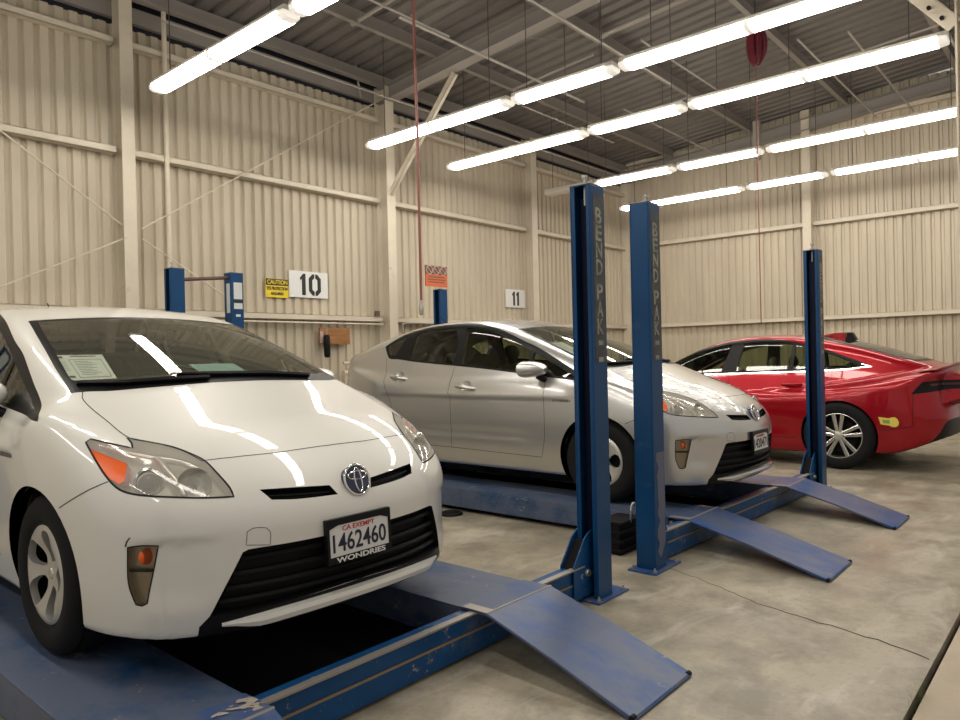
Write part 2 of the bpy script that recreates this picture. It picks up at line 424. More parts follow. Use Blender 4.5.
class Sedan(Body):
    L, Wd, Ht = 4.97, .943, 1.47
    core = (.85, 4.1, .6)
    hood = Spl((-.1, .60), (0, .68), (.15, .78), (.4, .86), (.8, .925), (1.2, .965), (1.6, .985), (2.5, 1.0), (3.5, 1.035), (4.2, 1.075), (4.6, 1.115), (4.85, 1.125), (5.0, 1.12))
    hcrown = Spl((0, .12), (1.0, .12), (2.0, .18), (3.5, .22), (4.4, .16), (5, .10))
    cab = Spl((.9, .81), (1.25, 1.0), (1.6, 1.175), (1.95, 1.325), (2.2, 1.418), (2.45, 1.478), (2.7, 1.507), (3.0, 1.515), (3.3, 1.50), (3.7, 1.443), (4.1, 1.345), (4.5, 1.212), (4.8, 1.105), (5.0, 1.02))
    ccrown = Spl((1, .22), (1.7, .2), (2.4, .12), (3.2, .11), (4.2, .16), (5, .2))
    wy = Spl((0, -.02), (.6, 0), (1.0, .0), (1.7, -.02), (2.4, -.026), (3.1, -.012), (3.85, .004), (4.3, -.01), (4.7, -.05), (5.0, -.10))
    wz = Spl((.12, .85), (.22, .89), (.35, .918), (.5, .935), (.65, .942), (.8, .938), (.92, .92), (1.02, .885), (1.2, .80))
    gb = Spl((1., .70), (1.5, .79), (2.2, .845), (3.0, .835), (3.6, .78), (4.1, .70), (4.6, .58), (5, .46))
    fr = Spl((0, 0), (.3, .02), (.5, .07), (.7, .2), (.82, .38), (.92, .7), (.97, 1.))
    fz = Spl((.1, .12), (.2, .06), (.35, .02), (.5, 0), (.62, .02), (.75, .10), (.9, .3))
    rx = Spl((0, 0), (.3, .012), (.5, .04), (.7, .11), (.82, .21), (.9, .36), (.96, .6))
    rz = Spl((.1, 4.72), (.22, 4.81), (.35, 4.88), (.5, 4.91), (.65, 4.905), (.78, 4.87), (.9, 4.84), (1.0, 4.845), (1.08, 4.87), (1.2, 4.89))
    def f(s, x, y, z):
        side = x-(s.wz(z)+s.wy(y))
        side = side-.012*bump(y, 3.88, .45)*bump(z, .55, .25)-.01*bump(y, .96, .45)*bump(z, .55, .25)
        side = side+.016*bump(z, .44, .085)*sstep(y, 1.5, 1.9)*(1-sstep(y, 3.1, 3.6))
        side = side-.010*bump(z, .84+.045*(y-3.0), .035)*sstep(y, 2.6, 3.4)
        top = (z-(s.hood(y)-s.hcrown(y)*x*x))*.95
        front = s.fr(x)+s.fz(z)-y
        rear = y-(s.rz(z)-s.rx(x))
        low = smax(side, top, .09)
        low = smax(low, front*.9, .16)
        low = smax(low, rear*.95, .05)
        cs = (x-(s.gb(y)-.45*(z-.97)-.2*np.maximum(z-1.2, 0)**2))*.9
        ct = (z-(s.cab(y)-s.ccrown(y)*x*x))*.9
        cabn = smax(cs, ct, .09)
        cabn = smax(cabn, .75-z, .01)
        body = smin(low, cabn, .03)
        return smax(body, .155+.035*sstep(y, 4.08, 4.25)+.20*sstep(y, 4.28, 4.98)-z, .03)
# ---------------------------------------------------------------- cutting a body shell into panels
def in_poly(pt, poly):
    x, y = pt; c = False; n = len(poly); j = n-1
    for i in range(n):
        xi, yi = poly[i]; xj, yj = poly[j]
        if (yi > y) != (yj > y) and x < (xj-xi)*(y-yi)/(yj-yi)+xi: c = not c
        j = i
    return c
def smooth_poly(pts, seg=.025, corner=38, closed=True):
    """resample through the points; runs of gentle turns become curves, sharp turns stay corners"""
    P = [np.array(p, float) for p in pts]; n = len(P); out = []
    def ang(i):
        a = P[i]-P[i-1]; b = P[(i+1) % n]-P[i]
        return degrees(acos(max(-1, min(1, float(a@b)/(np.linalg.norm(a)*np.linalg.norm(b)+1e-12)))))
    sharp = [ang(i) > corner if (closed or 0 < i < n-1) else True for i in range(n)]
    for i in range(n if closed else n-1):
        p1, p2 = P[i], P[(i+1) % n]; d = np.linalg.norm(p2-p1)
        m1 = (p2-p1) if sharp[i] else (p2-P[i-1])/(np.linalg.norm(p2-p1)+np.linalg.norm(p1-P[i-1]))*d
        j = (i+1) % n
        m2 = (p2-p1) if sharp[j] else (P[(j+1) % n]-p1)/(np.linalg.norm(P[(j+1) % n]-p2)+d)*d
        k = max(1, int(d/seg))
        for q in range(k):
            t = q/k; t2 = t*t; t3 = t2*t
            out.append((2*t3-3*t2+1)*p1+(t3-2*t2+t)*m1+(-2*t3+3*t2)*p2+(t3-t2)*m2)
    if not closed: out.append(P[-1])
    return out
AX = {'side': ((0, 1, 0), (0, 0, 1), (1, 0, 0)), 'front': ((1, 0, 0), (0, 0, 1), (0, -1, 0)), 'rear': ((1, 0, 0), (0, 0, 1), (0, 1, 0)),
      'top': ((1, 0, 0), (0, 1, 0), (0, 0, 1)), 'corner': ((.6, -.8, 0), (0, 0, 1), (.8, .6, 0))}
def frame_from(d):
    d = np.array(d, float); d /= np.linalg.norm(d); e1 = np.cross((0, 0, 1), d); e1 /= np.linalg.norm(e1)
    return e1, np.cross(d, e1), d
class Soup:
    def __init__(s, body, res):
        V, Q = body.shell(res); s.body = body
        s.f = [([V[i] for i in q], 'body') for q in Q]; s.cache = {}
    def geo(s, vs):
        k = id(vs)
        if k not in s.cache or s.cache[k][0] is not vs:
            A = np.array(vs); nn = np.cross(A[1]-A[0], A[2]-A[0])+(np.cross(A[2]-A[0], A[3]-A[0]) if len(A) > 3 else 0)
            s.cache[k] = (vs, A, nn/max(np.linalg.norm(nn), 1e-12), A.min(0), A.max(0), A.mean(0))
        return s.cache[k]
    def cut(s, name, poly, view, only=('body',), smooth=True, corner=38, facing=.02, seg=.025):
        """faces of the regions in `only` inside the outline become region `name`.
        outline: 2D points in the named view, or 3D points seen along the direction `view`"""
        if isinstance(view, str):
            e1, e2, d = [np.array(a, float) for a in AX[view]]; P2 = [np.array(p, float) for p in poly]
        else:
            e1, e2, d = frame_from(view); P2 = [np.array((np.dot(p, e1), np.dot(p, e2))) for p in poly]
        if smooth: P2 = smooth_poly(P2, seg, corner)
        Pa = np.array(P2); Pb = np.roll(Pa, -1, 0); lo = Pa.min(0); hi = Pa.max(0)
        slo = np.minimum(Pa, Pb); shi = np.maximum(Pa, Pb)
        PL = [tuple(p) for p in P2]; out = []
        if not hasattr(s, 'cache'): s.cache = {}
        for vs, tag in s.f:
            if only is not None and tag not in only: out.append((vs, tag)); continue
            _, A, nn, amin, amax, ac = s.geo(vs); r3 = (amax-amin).max(); cu, cv = ac@e1, ac@e2
            if cu+r3*1.8 < lo[0] or cu-r3*1.8 > hi[0] or cv+r3*1.8 < lo[1] or cv-r3*1.8 > hi[1] or nn@d <= facing: out.append((vs, tag)); continue
            u = np.stack([A@e1, A@e2], 1); l = u.min(0); h = u.max(0)
            if (h < lo).any() or (l > hi).any(): out.append((vs, tag)); continue
            idx = np.nonzero(((shi >= l-1e-7) & (slo <= h+1e-7)).all(1))[0]
            pieces = [[(a, b) for a, b in zip(u, A)]]
            for i in idx:
                a, b = Pa[i], Pb[i]; t = b-a; nrm = np.array((-t[1], t[0])); L = np.linalg.norm(nrm)
                if L < 1e-9: continue
                nrm = nrm/L; new = []
                for pc in pieces:
                    U = np.array([q[0] for q in pc])
                    l2, h2 = U.min(0), U.max(0)
                    if (np.maximum(a, b) < l2-1e-7).any() or (np.minimum(a, b) > h2+1e-7).any(): new.append(pc); continue
                    ds = (U-a)@nrm
                    if (ds >= -1e-7).all() or (ds <= 1e-7).all(): new.append(pc); continue
                    pos, neg = [], []
                    for k in range(len(pc)):
                        p, q = pc[k], pc[(k+1) % len(pc)]; dp, dq = ds[k], ds[(k+1) % len(pc)]
                        if dp >= -1e-9: pos.append(p)
                        if dp <= 1e-9: neg.append(p)
                        if (dp > 1e-9 and dq < -1e-9) or (dp < -1e-9 and dq > 1e-9):
                            t_ = dp/(dp-dq); m = (p[0]+(q[0]-p[0])*t_, p[1]+(q[1]-p[1])*t_); pos.append(m); neg.append(m)
                    for r in (pos, neg):
                        if len(r) >= 3: new.append(r)
                pieces = new
            for pc in pieces:
                c = np.mean([q[0] for q in pc], 0)
                out.append(([q[1] for q in pc], name if in_poly(c, PL) else tag))
        s.f = out
    def mesh(s, *names):
        """vertices (snapped to the surface), faces and surface normals of the named regions"""
        key = {}; V = []; F = []
        for vs, tag in s.f:
            if tag not in names: continue
            ids = []
            for v in vs:
                k = (round(v[0], 6), round(v[1], 6), round(v[2], 6))
                if k not in key: key[k] = len(V); V.append(v)
                if not ids or ids[-1] != key[k]: ids.append(key[k])
            if len(ids) > 2 and ids[0] == ids[-1]: ids.pop()
            if len(set(ids)) >= 3: F.append(tuple(ids))
        V = np.array(V); V[:, 0] = np.where(np.abs(V[:, 0]) < 1e-6, 0, V[:, 0])
        cen = V[:, 0] == 0
        V = s.body.snap(V); V[cen, 0] = 0
        return V, F, s.body.normals(V)
def boundary(F):
    e = {}
    for f in F:
        for a, b in zip(f, f[1:]+f[:1]):
            if (b, a) in e: del e[(b, a)]
            else: e[(a, b)] = 1
    return list(e)
def mirror_geo(V, F, N=None):
    W = V*[-1, 1, 1]; G = [f[::-1] for f in F]
    return (W, G) if N is None else (W, G, N*[-1, 1, 1])
def both(V, F, N):
    W, G, M = mirror_geo(V, F, N); n = len(V); return np.concatenate([V, W]), list(F)+[tuple(i+n for i in g) for g in G], np.concatenate([N, M])
def recess(V, F, N, depth, keep_x0=True):
    """the region sunk inwards by depth, with side walls (centre-line edges stay open)"""
    V2 = V-N*depth; F2 = list(F); n = len(V)
    allV = np.concatenate([V2, V])
    for a, b in boundary(F):
        if abs(V[a, 0]) < 1e-6 and abs(V[b, 0]) < 1e-6: continue
        F2.append((b, a, a+n, b+n))
    return allV, F2
# ---------------------------------------------------------------- the building
YW, XW = 7.5, 13.35              # left wall (along x) and far wall (along y)
X0, Y0 = -5.0, .55               # near end of the bay, door line
def structure(o): o['kind'] = 'structure'; return o
mb = MB().box(X0, XW+.3, Y0+.012, YW+.3, -.15, 0); structure(mb.build('floor', 'concrete'))
mb = MB().box(X0, XW+.3, -9, Y0-.012, -.15, -.004); structure(mb.build('floor_apron', 'apron_concrete'))
mb = MB().box(X0, XW+.3, Y0-.05, Y0+.05, -.16, -.045); structure(mb.build('trim_joint', 'dark_gap'))
# thin crack across the slab
pts = []; rng = random.Random(3)
for i in range(31):
    t = i/30; pts.append((4.12-.60*t+rng.uniform(-.012, .012)+.03*sin(9*t), 2.2-1.62*t))
V = []; F = []
for i, p in enumerate(pts):
    w = .0022+.0035*(i/30)*rng.uniform(.5, 1.2); V += [(p[0]-w, p[1], .0008), (p[0]+w, p[1], .0008)]
F = [(2*i, 2*i+1, 2*i+3, 2*i+2) for i in range(30)]
structure(mesh_obj('trim_crack', V, F, 'gap_black'))
def cladding(name, a0, a1, z0, z1, mapf, pitch=.131):
    """ribbed sheet: profile along the wall, straight up"""
    prof = [(0, 0), (.070, 0), (.084, .028), (.117, .028)]
    pts = []; n = int((a1-a0)/pitch)+1
    for k in range(n):
        for u, d in prof:
            if a0+k*pitch+u <= a1: pts.append((a0+k*pitch+u, d))
    pts.append((a1, 0)); V = []
    for u, d in pts: V += [mapf(u, d, z0), mapf(u, d, z1)]
    F = [(2*i, 2*i+2, 2*i+3, 2*i+1) for i in range(len(pts)-1)]
    return structure(mesh_obj(name, V, F, 'wall_sheet'))
wl = cladding('wall_left', X0, XW, 0, 4.76, lambda u, d, z: (u, YW+d, z))
wf = cladding('wall_far', -.2, YW, 0, 5.62, lambda u, d, z: (XW+d, YW-u-.2, z))
# girts
def girt_x(x0, x1, z, name='girt'):
    mb = MB(); mb.box(x0, x1, YW-.10, YW-.002, z+.026, z+.036).box(x0, x1, YW-.10, YW-.09, z-.036, z+.036).box(x0, x1, YW-.10, YW-.002, z-.036, z-.026)
    mb.build(name, 'steel_paint', wl, bevel=.003)
COLS = (3.185, 6.64, 9.93)
for z in (1.86, 3.47, 4.56):
    e = [X0]+[c for c in COLS]+[XW-.05]
    for a, b in zip(e, e[1:]): girt_x(a+.08, b-.09, z)
for z in (1.86, 3.50, 5.20):
    for a, b in ((Y0, 3.78), (3.93, YW-.1)):
        mb = MB(); mb.box(XW-.09, XW-.002, a, b, z+.03, z+.04).box(XW-.09, XW-.08, a, b, z-.04, z+.04).box(XW-.09, XW-.002, a, b, z-.04, z-.03)
        mb.build('girt', 'steel_paint', wf, bevel=.003)
def column_h(x, y1, w, d, z1, parent, z0=0.):
    """H column on the left wall: flanges across x, web along y"""
    mb = MB(); mb.box(x-w/2, x+w/2, y1-d, y1-d+.012, z0, z1).box(x-w/2, x+w/2, y1-.012, y1, z0, z1).box(x-.006, x+.006, y1-d+.012, y1-.012, z0, z1)
    mb.box(x-w/2-.04, x+w/2+.04, y1-d-.04, y1, 0, .014)
    return mb.build('steel_column', 'steel_paint', parent, bevel=.002)
column_h(3.185, YW-.005, .13, .16, 5.02, wl); column_h(9.93, YW-.005, .16, .20, 5.02, wl)
column_h(6.64, YW-.005, .15, .22, 5.02, wl)
mb = MB(); mb.box(XW-.20, XW-.188, 3.785, 3.925, 0, 5.45).box(XW-.012, XW-.001, 3.785, 3.925, 0, 5.45).box(XW-.19, XW-.01, 3.849, 3.861, 0, 5.45); mb.build('steel_column', 'steel_paint', wf, bevel=.002)
mb = MB(); mb.box(XW-.16, XW-.01, YW-.16, YW-.01, 0, 5.1); mb.build('corner_post', 'steel_paint', wf)
# door-side frame column with its brace at the right edge of the view
dc = MB(); dc.box(6.62, 6.82, Y0+.02, Y0+.035, 0, 5.5).box(6.62, 6.82, Y0+.27, Y0+.285, 0, 5.5).box(6.714, 6.726, Y0+.03, Y0+.27, 0, 5.5)
structure(dc.build('trim_1', 'steel_paint', bevel=.002)); dcol = bpy.data.objects['trim_1']
# roof: deck ribs run along y and climb away from the left wall
SL = .083
def zd(y): return 5.20+SL*(YW-y)
prof = [(0, 0), (.07, 0), (.09, .035), (.13, .035), (.15, 0)]
V = []; x = X0; us = []
while x < XW: us += [(x+u, d) for u, d in ((0, 0), (.085, 0), (.105, .035), (.155, .035), (.175, 0))]; x += .21
for u, d in us: V += [(u, YW+.3, zd(YW+.3)+d), (u, -.6, zd(-.6)+d)]
ceil = structure(mesh_obj('ceiling', V, [(2*i, 2*i+1, 2*i+3, 2*i+2) for i in range(len(us)-1)], 'roof_deck'))
PUR = (6.35, 4.78, 3.22, 1.66, .15)
for y in PUR:
    zb = zd(y)-.19
    mb = MB(); mb.box(X0, XW, y-.002, y+.002, zb, zd(y)-.004).box(X0, XW, y-.07, y, zb, zb+.004).box(X0, XW, y-.07, y-.066, zb, zb+.02); mb.build('purlin', 'roof_steel', ceil)
mb = MB(); mb.box(X0, XW, YW-.20, YW-.10, 5.0, 5.02).box(X0, XW, YW-.105, YW-.10, 5.0, 5.18); mb.build('eave_strut', 'roof_steel', ceil)
mb = MB(); mb.box(X0, XW+.1, YW+.10, YW+.12, 4.5, 5.5); structure(mb.build('trim_eave', 'dark_gap', wl))
mb = MB(); mb.box(X0, XW, YW+.0, YW+.06, 4.83, 4.99); mb.build('eave_rail', 'roof_steel', ceil)
def rafter(x, w=.17, d=.21, y0=YW-.05, y1=-.4):
    mb = MB()
    def zt(y): return 5.0+SL*(YW-y)
    for x0, x1, a, b in ((x-w/2, x+w/2, 0, -.012), (x-w/2, x+w/2, -d, -d+.012), (x-.005, x+.005, -d, 0)):
        mb.prism([(y0, zt(y0)+a), (y1, zt(y1)+a), (y1, zt(y1)+b), (y0, zt(y0)+b)], 'x', x0, x1)
    return mb.build('rafter', 'roof_steel', ceil)
rafter(6.64); rafter(-.2); rafter(XW-.16)
def brace(p, q, w=.05, nm='flange_brace', par=ceil, mat='steel_paint'):
    P, Q = Vector(p), Vector(q); d = (Q-P).normalized(); n = Vector((1, 0, 0)); s_ = d.cross(n).normalized()
    V = [P+n*a+s_*b for a, b in ((0, -w/2), (0, w/2), (.006, w/2), (.006, -w/2))]+[Q+n*a+s_*b for a, b in ((0, -w/2), (0, w/2), (.006, w/2), (.006, -w/2))]
    mb = MB().add(V, [(0, 1, 2, 3), (7, 6, 5, 4)]+[(i, i+4, (i+1) % 4+4, (i+1) % 4) for i in range(4)])
    V2 = [P+n*a+s_*b for a, b in ((0, -w/2), (0, -w/2+.006), (.05, -w/2+.006), (.05, -w/2))]+[Q+n*a+s_*b for a, b in ((0, -w/2), (0, -w/2+.006), (.05, -w/2+.006), (.05, -w/2))]
    mb.add(V2, [(0, 1, 2, 3), (7, 6, 5, 4)]+[(i, i+4, (i+1) % 4+4, (i+1) % 4) for i in range(4)])
    return mb.build(nm, mat, par)
brace((6.62, 7.29, 3.56), (6.62, 6.06, 4.86), .075)
b = brace((6.64, Y0+.285, 3.80), (6.64, Y0+1.13, 4.85), .12, 'knee_brace', dcol)
mb = MB(); [mb.lathe([(0, -.012), (.016, -.012), (.016, .012), (0, .012)], (6.63, Y0+.37+k*.085, 3.875+k*.106), 'x', 8) for k in (0, 1)]; mb.build('brace_bolts', 'black_part', dcol)
for y in (4.9, 3.3): brace((6.8, y+.1, 5.02), (7.6, y+.1, zd(y)-.15), .04, 'purlin_brace', ceil, 'roof_steel')
# cross bracing rods on the left wall
def rod(p, q, r=.009, nm='brace_rod', par=None, mat='steel_paint'): return MB().tube([p, q], r, 6).build(nm, mat, par)
yr = YW-.13
rod((1.95, yr, 3.52), (3.17, yr, 2.68), par=wl); rod((3.31, yr, 2.60), (4.45, yr, 1.92), par=wl)
rod((1.7, yr, 1.86), (3.17, yr, 2.60), par=wl); rod((3.31, yr, 2.70), (6.58, yr, 4.84), par=wl)
MB().tube([(3.60, yr+.02, 5.0), (3.60, yr+.02, 2.30)], .026, 8).build('wall_conduit', 'steel_paint', wl, smooth=60)
MB().tube([(6.1, yr+.05, 5.6), (6.22, yr+.05, 5.05), (6.27, yr+.05, 4.8)], .014, 6).build('roof_conduit', 'conduit', ceil)
# wall pipe under the lower girt, wall-plug plates
MB().tube([(3.9, YW-.11, 1.79), (6.55, YW-.11, 1.79)], .012, 6).build('air_pipe', 'steel_paint', wl)
MB().tube([(6.9, YW-.11, 1.70), (6.9, YW-.11, 1.80), (7.0, YW-.11, 1.82), (9.95, YW-.11, 1.82)], .014, 6).build('air_pipe', 'conduit', wl)
MB().box(6.40, 6.47, YW-.13, YW-.10, 1.90, 1.97).build('junction_box', 'brown_pipe', wl)
# conduits, sag rods and sprinkler lines under the roof
for y, z, x0, x1, r in ((7.0, 4.72, 3.4, 12.6, .012), (5.55, 4.95, 3.5, 6.0, .012), (5.3, 4.75, 5.0, 8.4, .016), (4.1, 4.72, 5.2, 8.6, .014), (5.9, 4.70, 7.8, 10.2, .010), (3.9, 4.85, 7.4, 9.6, .012), (2.7, 5.0, 9.0, 12.9, .014), (2.2, 5.0, 9.2, 13.0, .014), (1.3, 4.9, 8.0, 13.0, .016), (5.2, 4.85, 9.3, 13., .012)):
    MB().tube([(x0, y, z), (x1, y, z)], r, 6).build('conduit', 'conduit', ceil)
for x, y0, y1, z, r in ((5.3, 6.4, 3.0, 5.12, .022), (8.0, 6.2, 4.9, 5.05, .018), (8.25, 6.2, 4.9, 5.02, .012), (10.4, 6.3, 4.7, 5.05, .014), (10.7, 4.7, 1.5, 5.1, .018), (7.7, 4.6, 1.7, 5.2, .03)):
    MB().tube([(x, y0, z), (x, y1, z+SL*(y0-y1))], r, 8).build('roof_pipe', 'conduit', ceil)
MB().tube([(12.35, 4.4, 5.2), (12.35, 4.4, 4.7), (12.5, 3.2, 4.75), (12.5, 2.95, 4.75), (12.5, 2.9, 4.85)], .022, 8).build('roof_pipe', 'conduit', ceil)
MB().box(12.32, 12.42, 4.35, 4.45, 4.55, 5.2).build('pipe_hanger', 'conduit', ceil)
# ---------------------------------------------------------------- fluorescent fittings: five rows hung across the bay
ZL = 3.95
def fitting(x, y0, y1, lit=True):
    """wraparound fitting from y0 (towards the door) to y1"""
    t = empty('fluorescent_light', (x, (y0+y1)/2, ZL+.03)); h = (y1-y0)/2
    mb = MB(); mb.prism([(-.085, 0), (.085, 0), (.07, .045), (-.07, .045)], 'y', -h, h); mb.build('housing', 'lamp_housing', t, bevel=.003)
    pr = [(-.088, .005), (-.082, -.034), (-.05, -.054), (.05, -.054), (.082, -.034), (.088, .005)]
    mb = MB(); n = len(pr); e = .07
    V = [(p[0], -h+e, p[1]) for p in pr]+[(p[0], h-e, p[1]) for p in pr]; mb.add(V, [(i, i+1, i+1+n, i+n) for i in range(n-1)])
    mb.build('lens', 'lens_lit' if lit else 'lens_unlit', t)
    if h > .9:
        mb = MB(); mb.add([(p[0]*1.02, yy, p[1]*1.04) for yy in (-.022, .022) for p in pr], [(i, i+1, i+1+n, i+n) for i in range(n-1)]); mb.build('lens_joint', 'lens_end' if lit else 'lens_unlit', t)
    for s_ in (-1, 1):
        mb = MB(); V = [(p[0], s_*(h-e), p[1]) for p in pr]+[(p[0]*.9, s_*h, p[1]*.85) for p in pr]
        f = [(i, i+1, i+1+n, i+n) for i in range(n-1)]+[tuple(range(n, 2*n))]
        mb.add(V, [q[::-1] for q in f] if s_ < 0 else f); mb.build('end_cap', 'lens_end' if lit else 'lens_unlit', t)
    for yy in (-h*.75, h*.75):
        zt = zd(t.location.y+yy); MB().tube([(0, yy, .04), (0, yy, zt-t.location.z)], .005, 5).build('hanger_wire', 'wire', t)
    return t
ROWS = (3.26, 5.93, 7.38, 9.72, 11.72)
SPAN = ((4.64, 6.86), (3.39, 4.57), (.98, 3.32))
ROWN = ('row above the white car', 'second row from the left', 'middle row', 'fourth row from the left', 'row nearest the far wall')
POS = ('wall end', 'short middle piece', 'door end')
for r, x in enumerate(ROWS):
    for k, (y0, y1) in enumerate(SPAN):
        cells = [(y0, y1, True, '')]
        if r == 3 and k == 0: cells = [(4.64, 5.93, True, 'lit half'), (5.97, 6.88, False, 'unlit half')]
        if r == 4: cells = [((4.40, 6.65), (3.13, 4.33), (.80, 3.06))[k]+(True, '')]
        for a, b_, lit, ex in cells:
            tag(fitting(x, a, b_, lit), 'fluorescent light, %s of the %s%s' % (POS[k], ROWN[r], ', '+ex if ex else ''), 'light', 'fluorescent lights in rows under the roof')
# two unseen rows added over and behind the viewer, brightening the white car's front
for r, x in enumerate((.75, -1.9)):
    for k, (y0, y1) in enumerate(SPAN):
        tag(fitting(x, y0, y1), 'fluorescent light, %s of the %s' % (POS[k], ('first unseen row added for fill', 'outermost unseen row added for fill')[r]), 'light', 'fluorescent lights in rows under the roof')
# ---------------------------------------------------------------- four-post lifts
def lift(cx, skew, px, ends):
    root = empty('four_post_lift', (cx, 2.06, 0)); IN = 1.45; W = .14; D = .13; H = 2.235; YR = 4.64
    def post(sx, y, text=False, power=False):
        """C channel open towards the lift's middle"""
        yo = y-(skew if sx > 0 and y < 1 else 0); x0 = px[(sx, y < 1)]-cx; x1 = x0+sx*W
        mb = MB(); lo, hi = min(x0, x1), max(x0, x1); bx = (x1-.008, x1) if sx > 0 else (x1, x1+.008)
        mb.box(lo, hi, yo, yo+.008, .012, H).box(lo, hi, yo+D-.008, yo+D, .012, H).box(bx[0], bx[1], yo+.008, yo+D-.008, .012, H)
        lip = (x0, x0+sx*.006); mb.box(min(lip), max(lip), yo+.008, yo+.030, .012, H).box(min(lip), max(lip), yo+D-.030, yo+D-.008, .012, H)
        p = mb.build('post', 'post_blue', root, bevel=.003)
        mb = MB().box(x0+sx*.05 if sx > 0 else x0-.075, x0+sx*.05+.025 if sx > 0 else x0-.05, yo+.035, yo+D-.035, .05, H-.06); mb.build('lock_ladder', 'channel_dark', p)
        mb = MB().box(lo-.0, hi+.0, yo+.0, yo+D, H, H+.006); mb.build('post_cap', 'post_blue', p)
        mb = MB(); xc = x0+sx*.05; mb.lathe([(0, H-.10), (.008, H-.10), (.008, H+.05), (.016, H+.05), (.016, H+.065), (.0, H+.065)], (xc, yo+D/2, 0), 'z', 10); mb.lathe([(.02, H+.006), (.02, H+.022), (0, H+.022)], (xc, yo+D/2, 0), 'z', 6); mb.build('cable_stud', 'bolt', p)
        bp = MB().box(lo-.045 if sx > 0 else lo-.06, hi+.13 if sx > 0 else hi+.14, yo-.03, yo+D+.03, 0, .012); pl = bp.build('base_plate', 'ramp_blue', p, bevel=.003)
        l2, h2 = (lo-.045, hi+.13) if sx > 0 else (lo-.06, hi+.14)
        for bx_, by in ((l2+.03, yo-.008), (h2-.03, yo-.008), (h2-.03, yo+D+.008), (l2+.03, yo+D+.008)):
            mb = MB().lathe([(0, .034), (.006, .034), (.006, .022), (.013, .022), (.013, .012)], (bx_, by, 0), 'z', 6); mb.build('anchor_bolt', 'bolt', p)
        if text:
            st = MB().box(lo+.022, hi-.012, yo-.0015, yo-.0002, H-.95, H-.045); st.build('sticker_strip', 'sticker_strip', p)
            zz = H-.115
            for i, ch in enumerate('BEND PAK'):
                if ch == ' ': zz -= .04; continue
                V, F = text_geo(ch, w=.062, h=.086, depth=.0015, bold=.02)
                V = V+np.array(((lo+hi)/2+.004, yo-.0015, zz-.045)); zz -= .093
                mesh_obj('letter', V, F, 'faded_lettering', p)
            for i, z in enumerate((zz-.04, zz-.13)):
                MB().box((lo+hi)/2-.02, (lo+hi)/2+.028, yo-.003, yo-.0014, z-.014, z+.012).build('small_label', 'faded_lettering', p)
        if text and sx < 0 and cx > 4:
            rs = random.Random(8); L = [(lo+.045+rs.uniform(-.022, .022), z) for z in np.linspace(.03, .72, 16)]; Rr = [(hi-.006-rs.uniform(0, .012), z) for z in np.linspace(.72, .16, 10)]
            MB().prism(L+Rr, 'y', yo-.0012, yo-.0003).build('scuffed_paint', 'faded_paint', p)
        if power:
            lf = x1-.0015 if sx < 0 else x1+.0002
            for (z0, z1, a0, a1, mt) in ((1.83, 2.13, .02, .10, 'label_white'),):
                MB().box(lf-.0004, lf, yo+.02, yo+.085, z0, z1).build('printed_label', mt, p)
            for (z0, z1, a0, a1, mt) in ((1.97, 2.14, .03, .125, 'label_white'), (1.87, 1.935, .03, .125, 'label_white'), (1.93, 1.955, .03, .125, 'sign_black'), (1.79, 1.815, .05, .10, 'label_white'), (1.50, 1.68, .03, .10, 'label_teal')):
                MB().box(lo+a0, lo+a1, yo-.002, yo-.0003, z0, z1).build('printed_label', mt, p)
        return p
    post(1, 0, True); post(-1, 0, True); post(1, YR); post(-1, YR, power=True)
    # cross tubes with a ledge and a groove
    for y0, sk in ((.075, skew), (YR-.06, 0)):
        mb = MB()
        for z0, z1, dy in ((.015, .105, 0), (.113, .188, .004)):
            mb.prism([(-IN+.03, y0+dy), (IN-.03, y0+dy-sk), (IN-.03, y0+.075-sk), (-IN+.03, y0+.075)], 'z', z0, z1)
        ct = mb.build('cross_tube', 'bar_blue', root, bevel=.003)
        mb = MB().prism([(-IN+.03, y0-.018), (IN-.03, y0-.018-sk), (IN-.03, y0+.018-sk), (-IN+.03, y0+.018)], 'z', .188, .196); mb.build('worn_ledge', 'worn_edge', ct)
        mb = MB().prism([(-IN+.03, y0-.001), (IN-.03, y0-.001-sk), (IN-.03, y0+.07-sk), (-IN+.03, y0+.07)], 'z', .104, .114); mb.build('rust_groove', 'rust_line', ct)
        if y0 < 1:
            for sx in (1, -1):
                s0 = sk if sx > 0 else 0
                for yy in (-.005, .075):
                    mb = MB().prism([(sx*(IN-.13), .03), (sx*(IN-.13), .205), (sx*(IN-.02), .34), (sx*(IN+.03), .37), (sx*(IN+.06), .37), (sx*(IN+.06), .03)], 'y', y0+yy-s0-.008, y0+yy-s0)
                    g = mb.build('end_bracket', 'bar_blue', ct, bevel=.002)
                mb = MB().prism([(sx*(IN-.12), .19), (sx*(IN+.005), .325), (sx*(IN+.01), .31), (sx*(IN-.11), .18)], 'y', y0-.005-s0, y0+.070-s0); mb.build('bracket_web', 'underbody', ct)
                mb = MB().lathe([(0, -.014), (.018, -.014), (.022, 0)], (sx*(IN+.0), y0-.012-s0, .15), 'y', 12); mb.build('bracket_pin', 'bolt', ct)
    # runways and approach ramps
    for sx in (-1, 1):
        xc = sx*.775; hw = .237; s0 = skew if sx > 0 else 0; ye = ends[0]-s0*1.6
        mb = MB(); mb.box(xc-hw, xc+hw, ye, YR+.12, .192, .2).box(xc-hw, xc-hw+.008, ye, YR+.12, .035, .192).box(xc+hw-.008, xc+hw, ye, YR+.12, .035, .192)
        mb.box(xc-hw, xc-hw+.06, ye, YR+.12, .035, .043).box(xc+hw-.06, xc+hw, ye, YR+.12, .035, .043)
        rw = mb.build('runway', 'runway_blue', root, bevel=.003)
        dx, yend = ends[sx]; yb = ye-.145; yc = yend-2.06
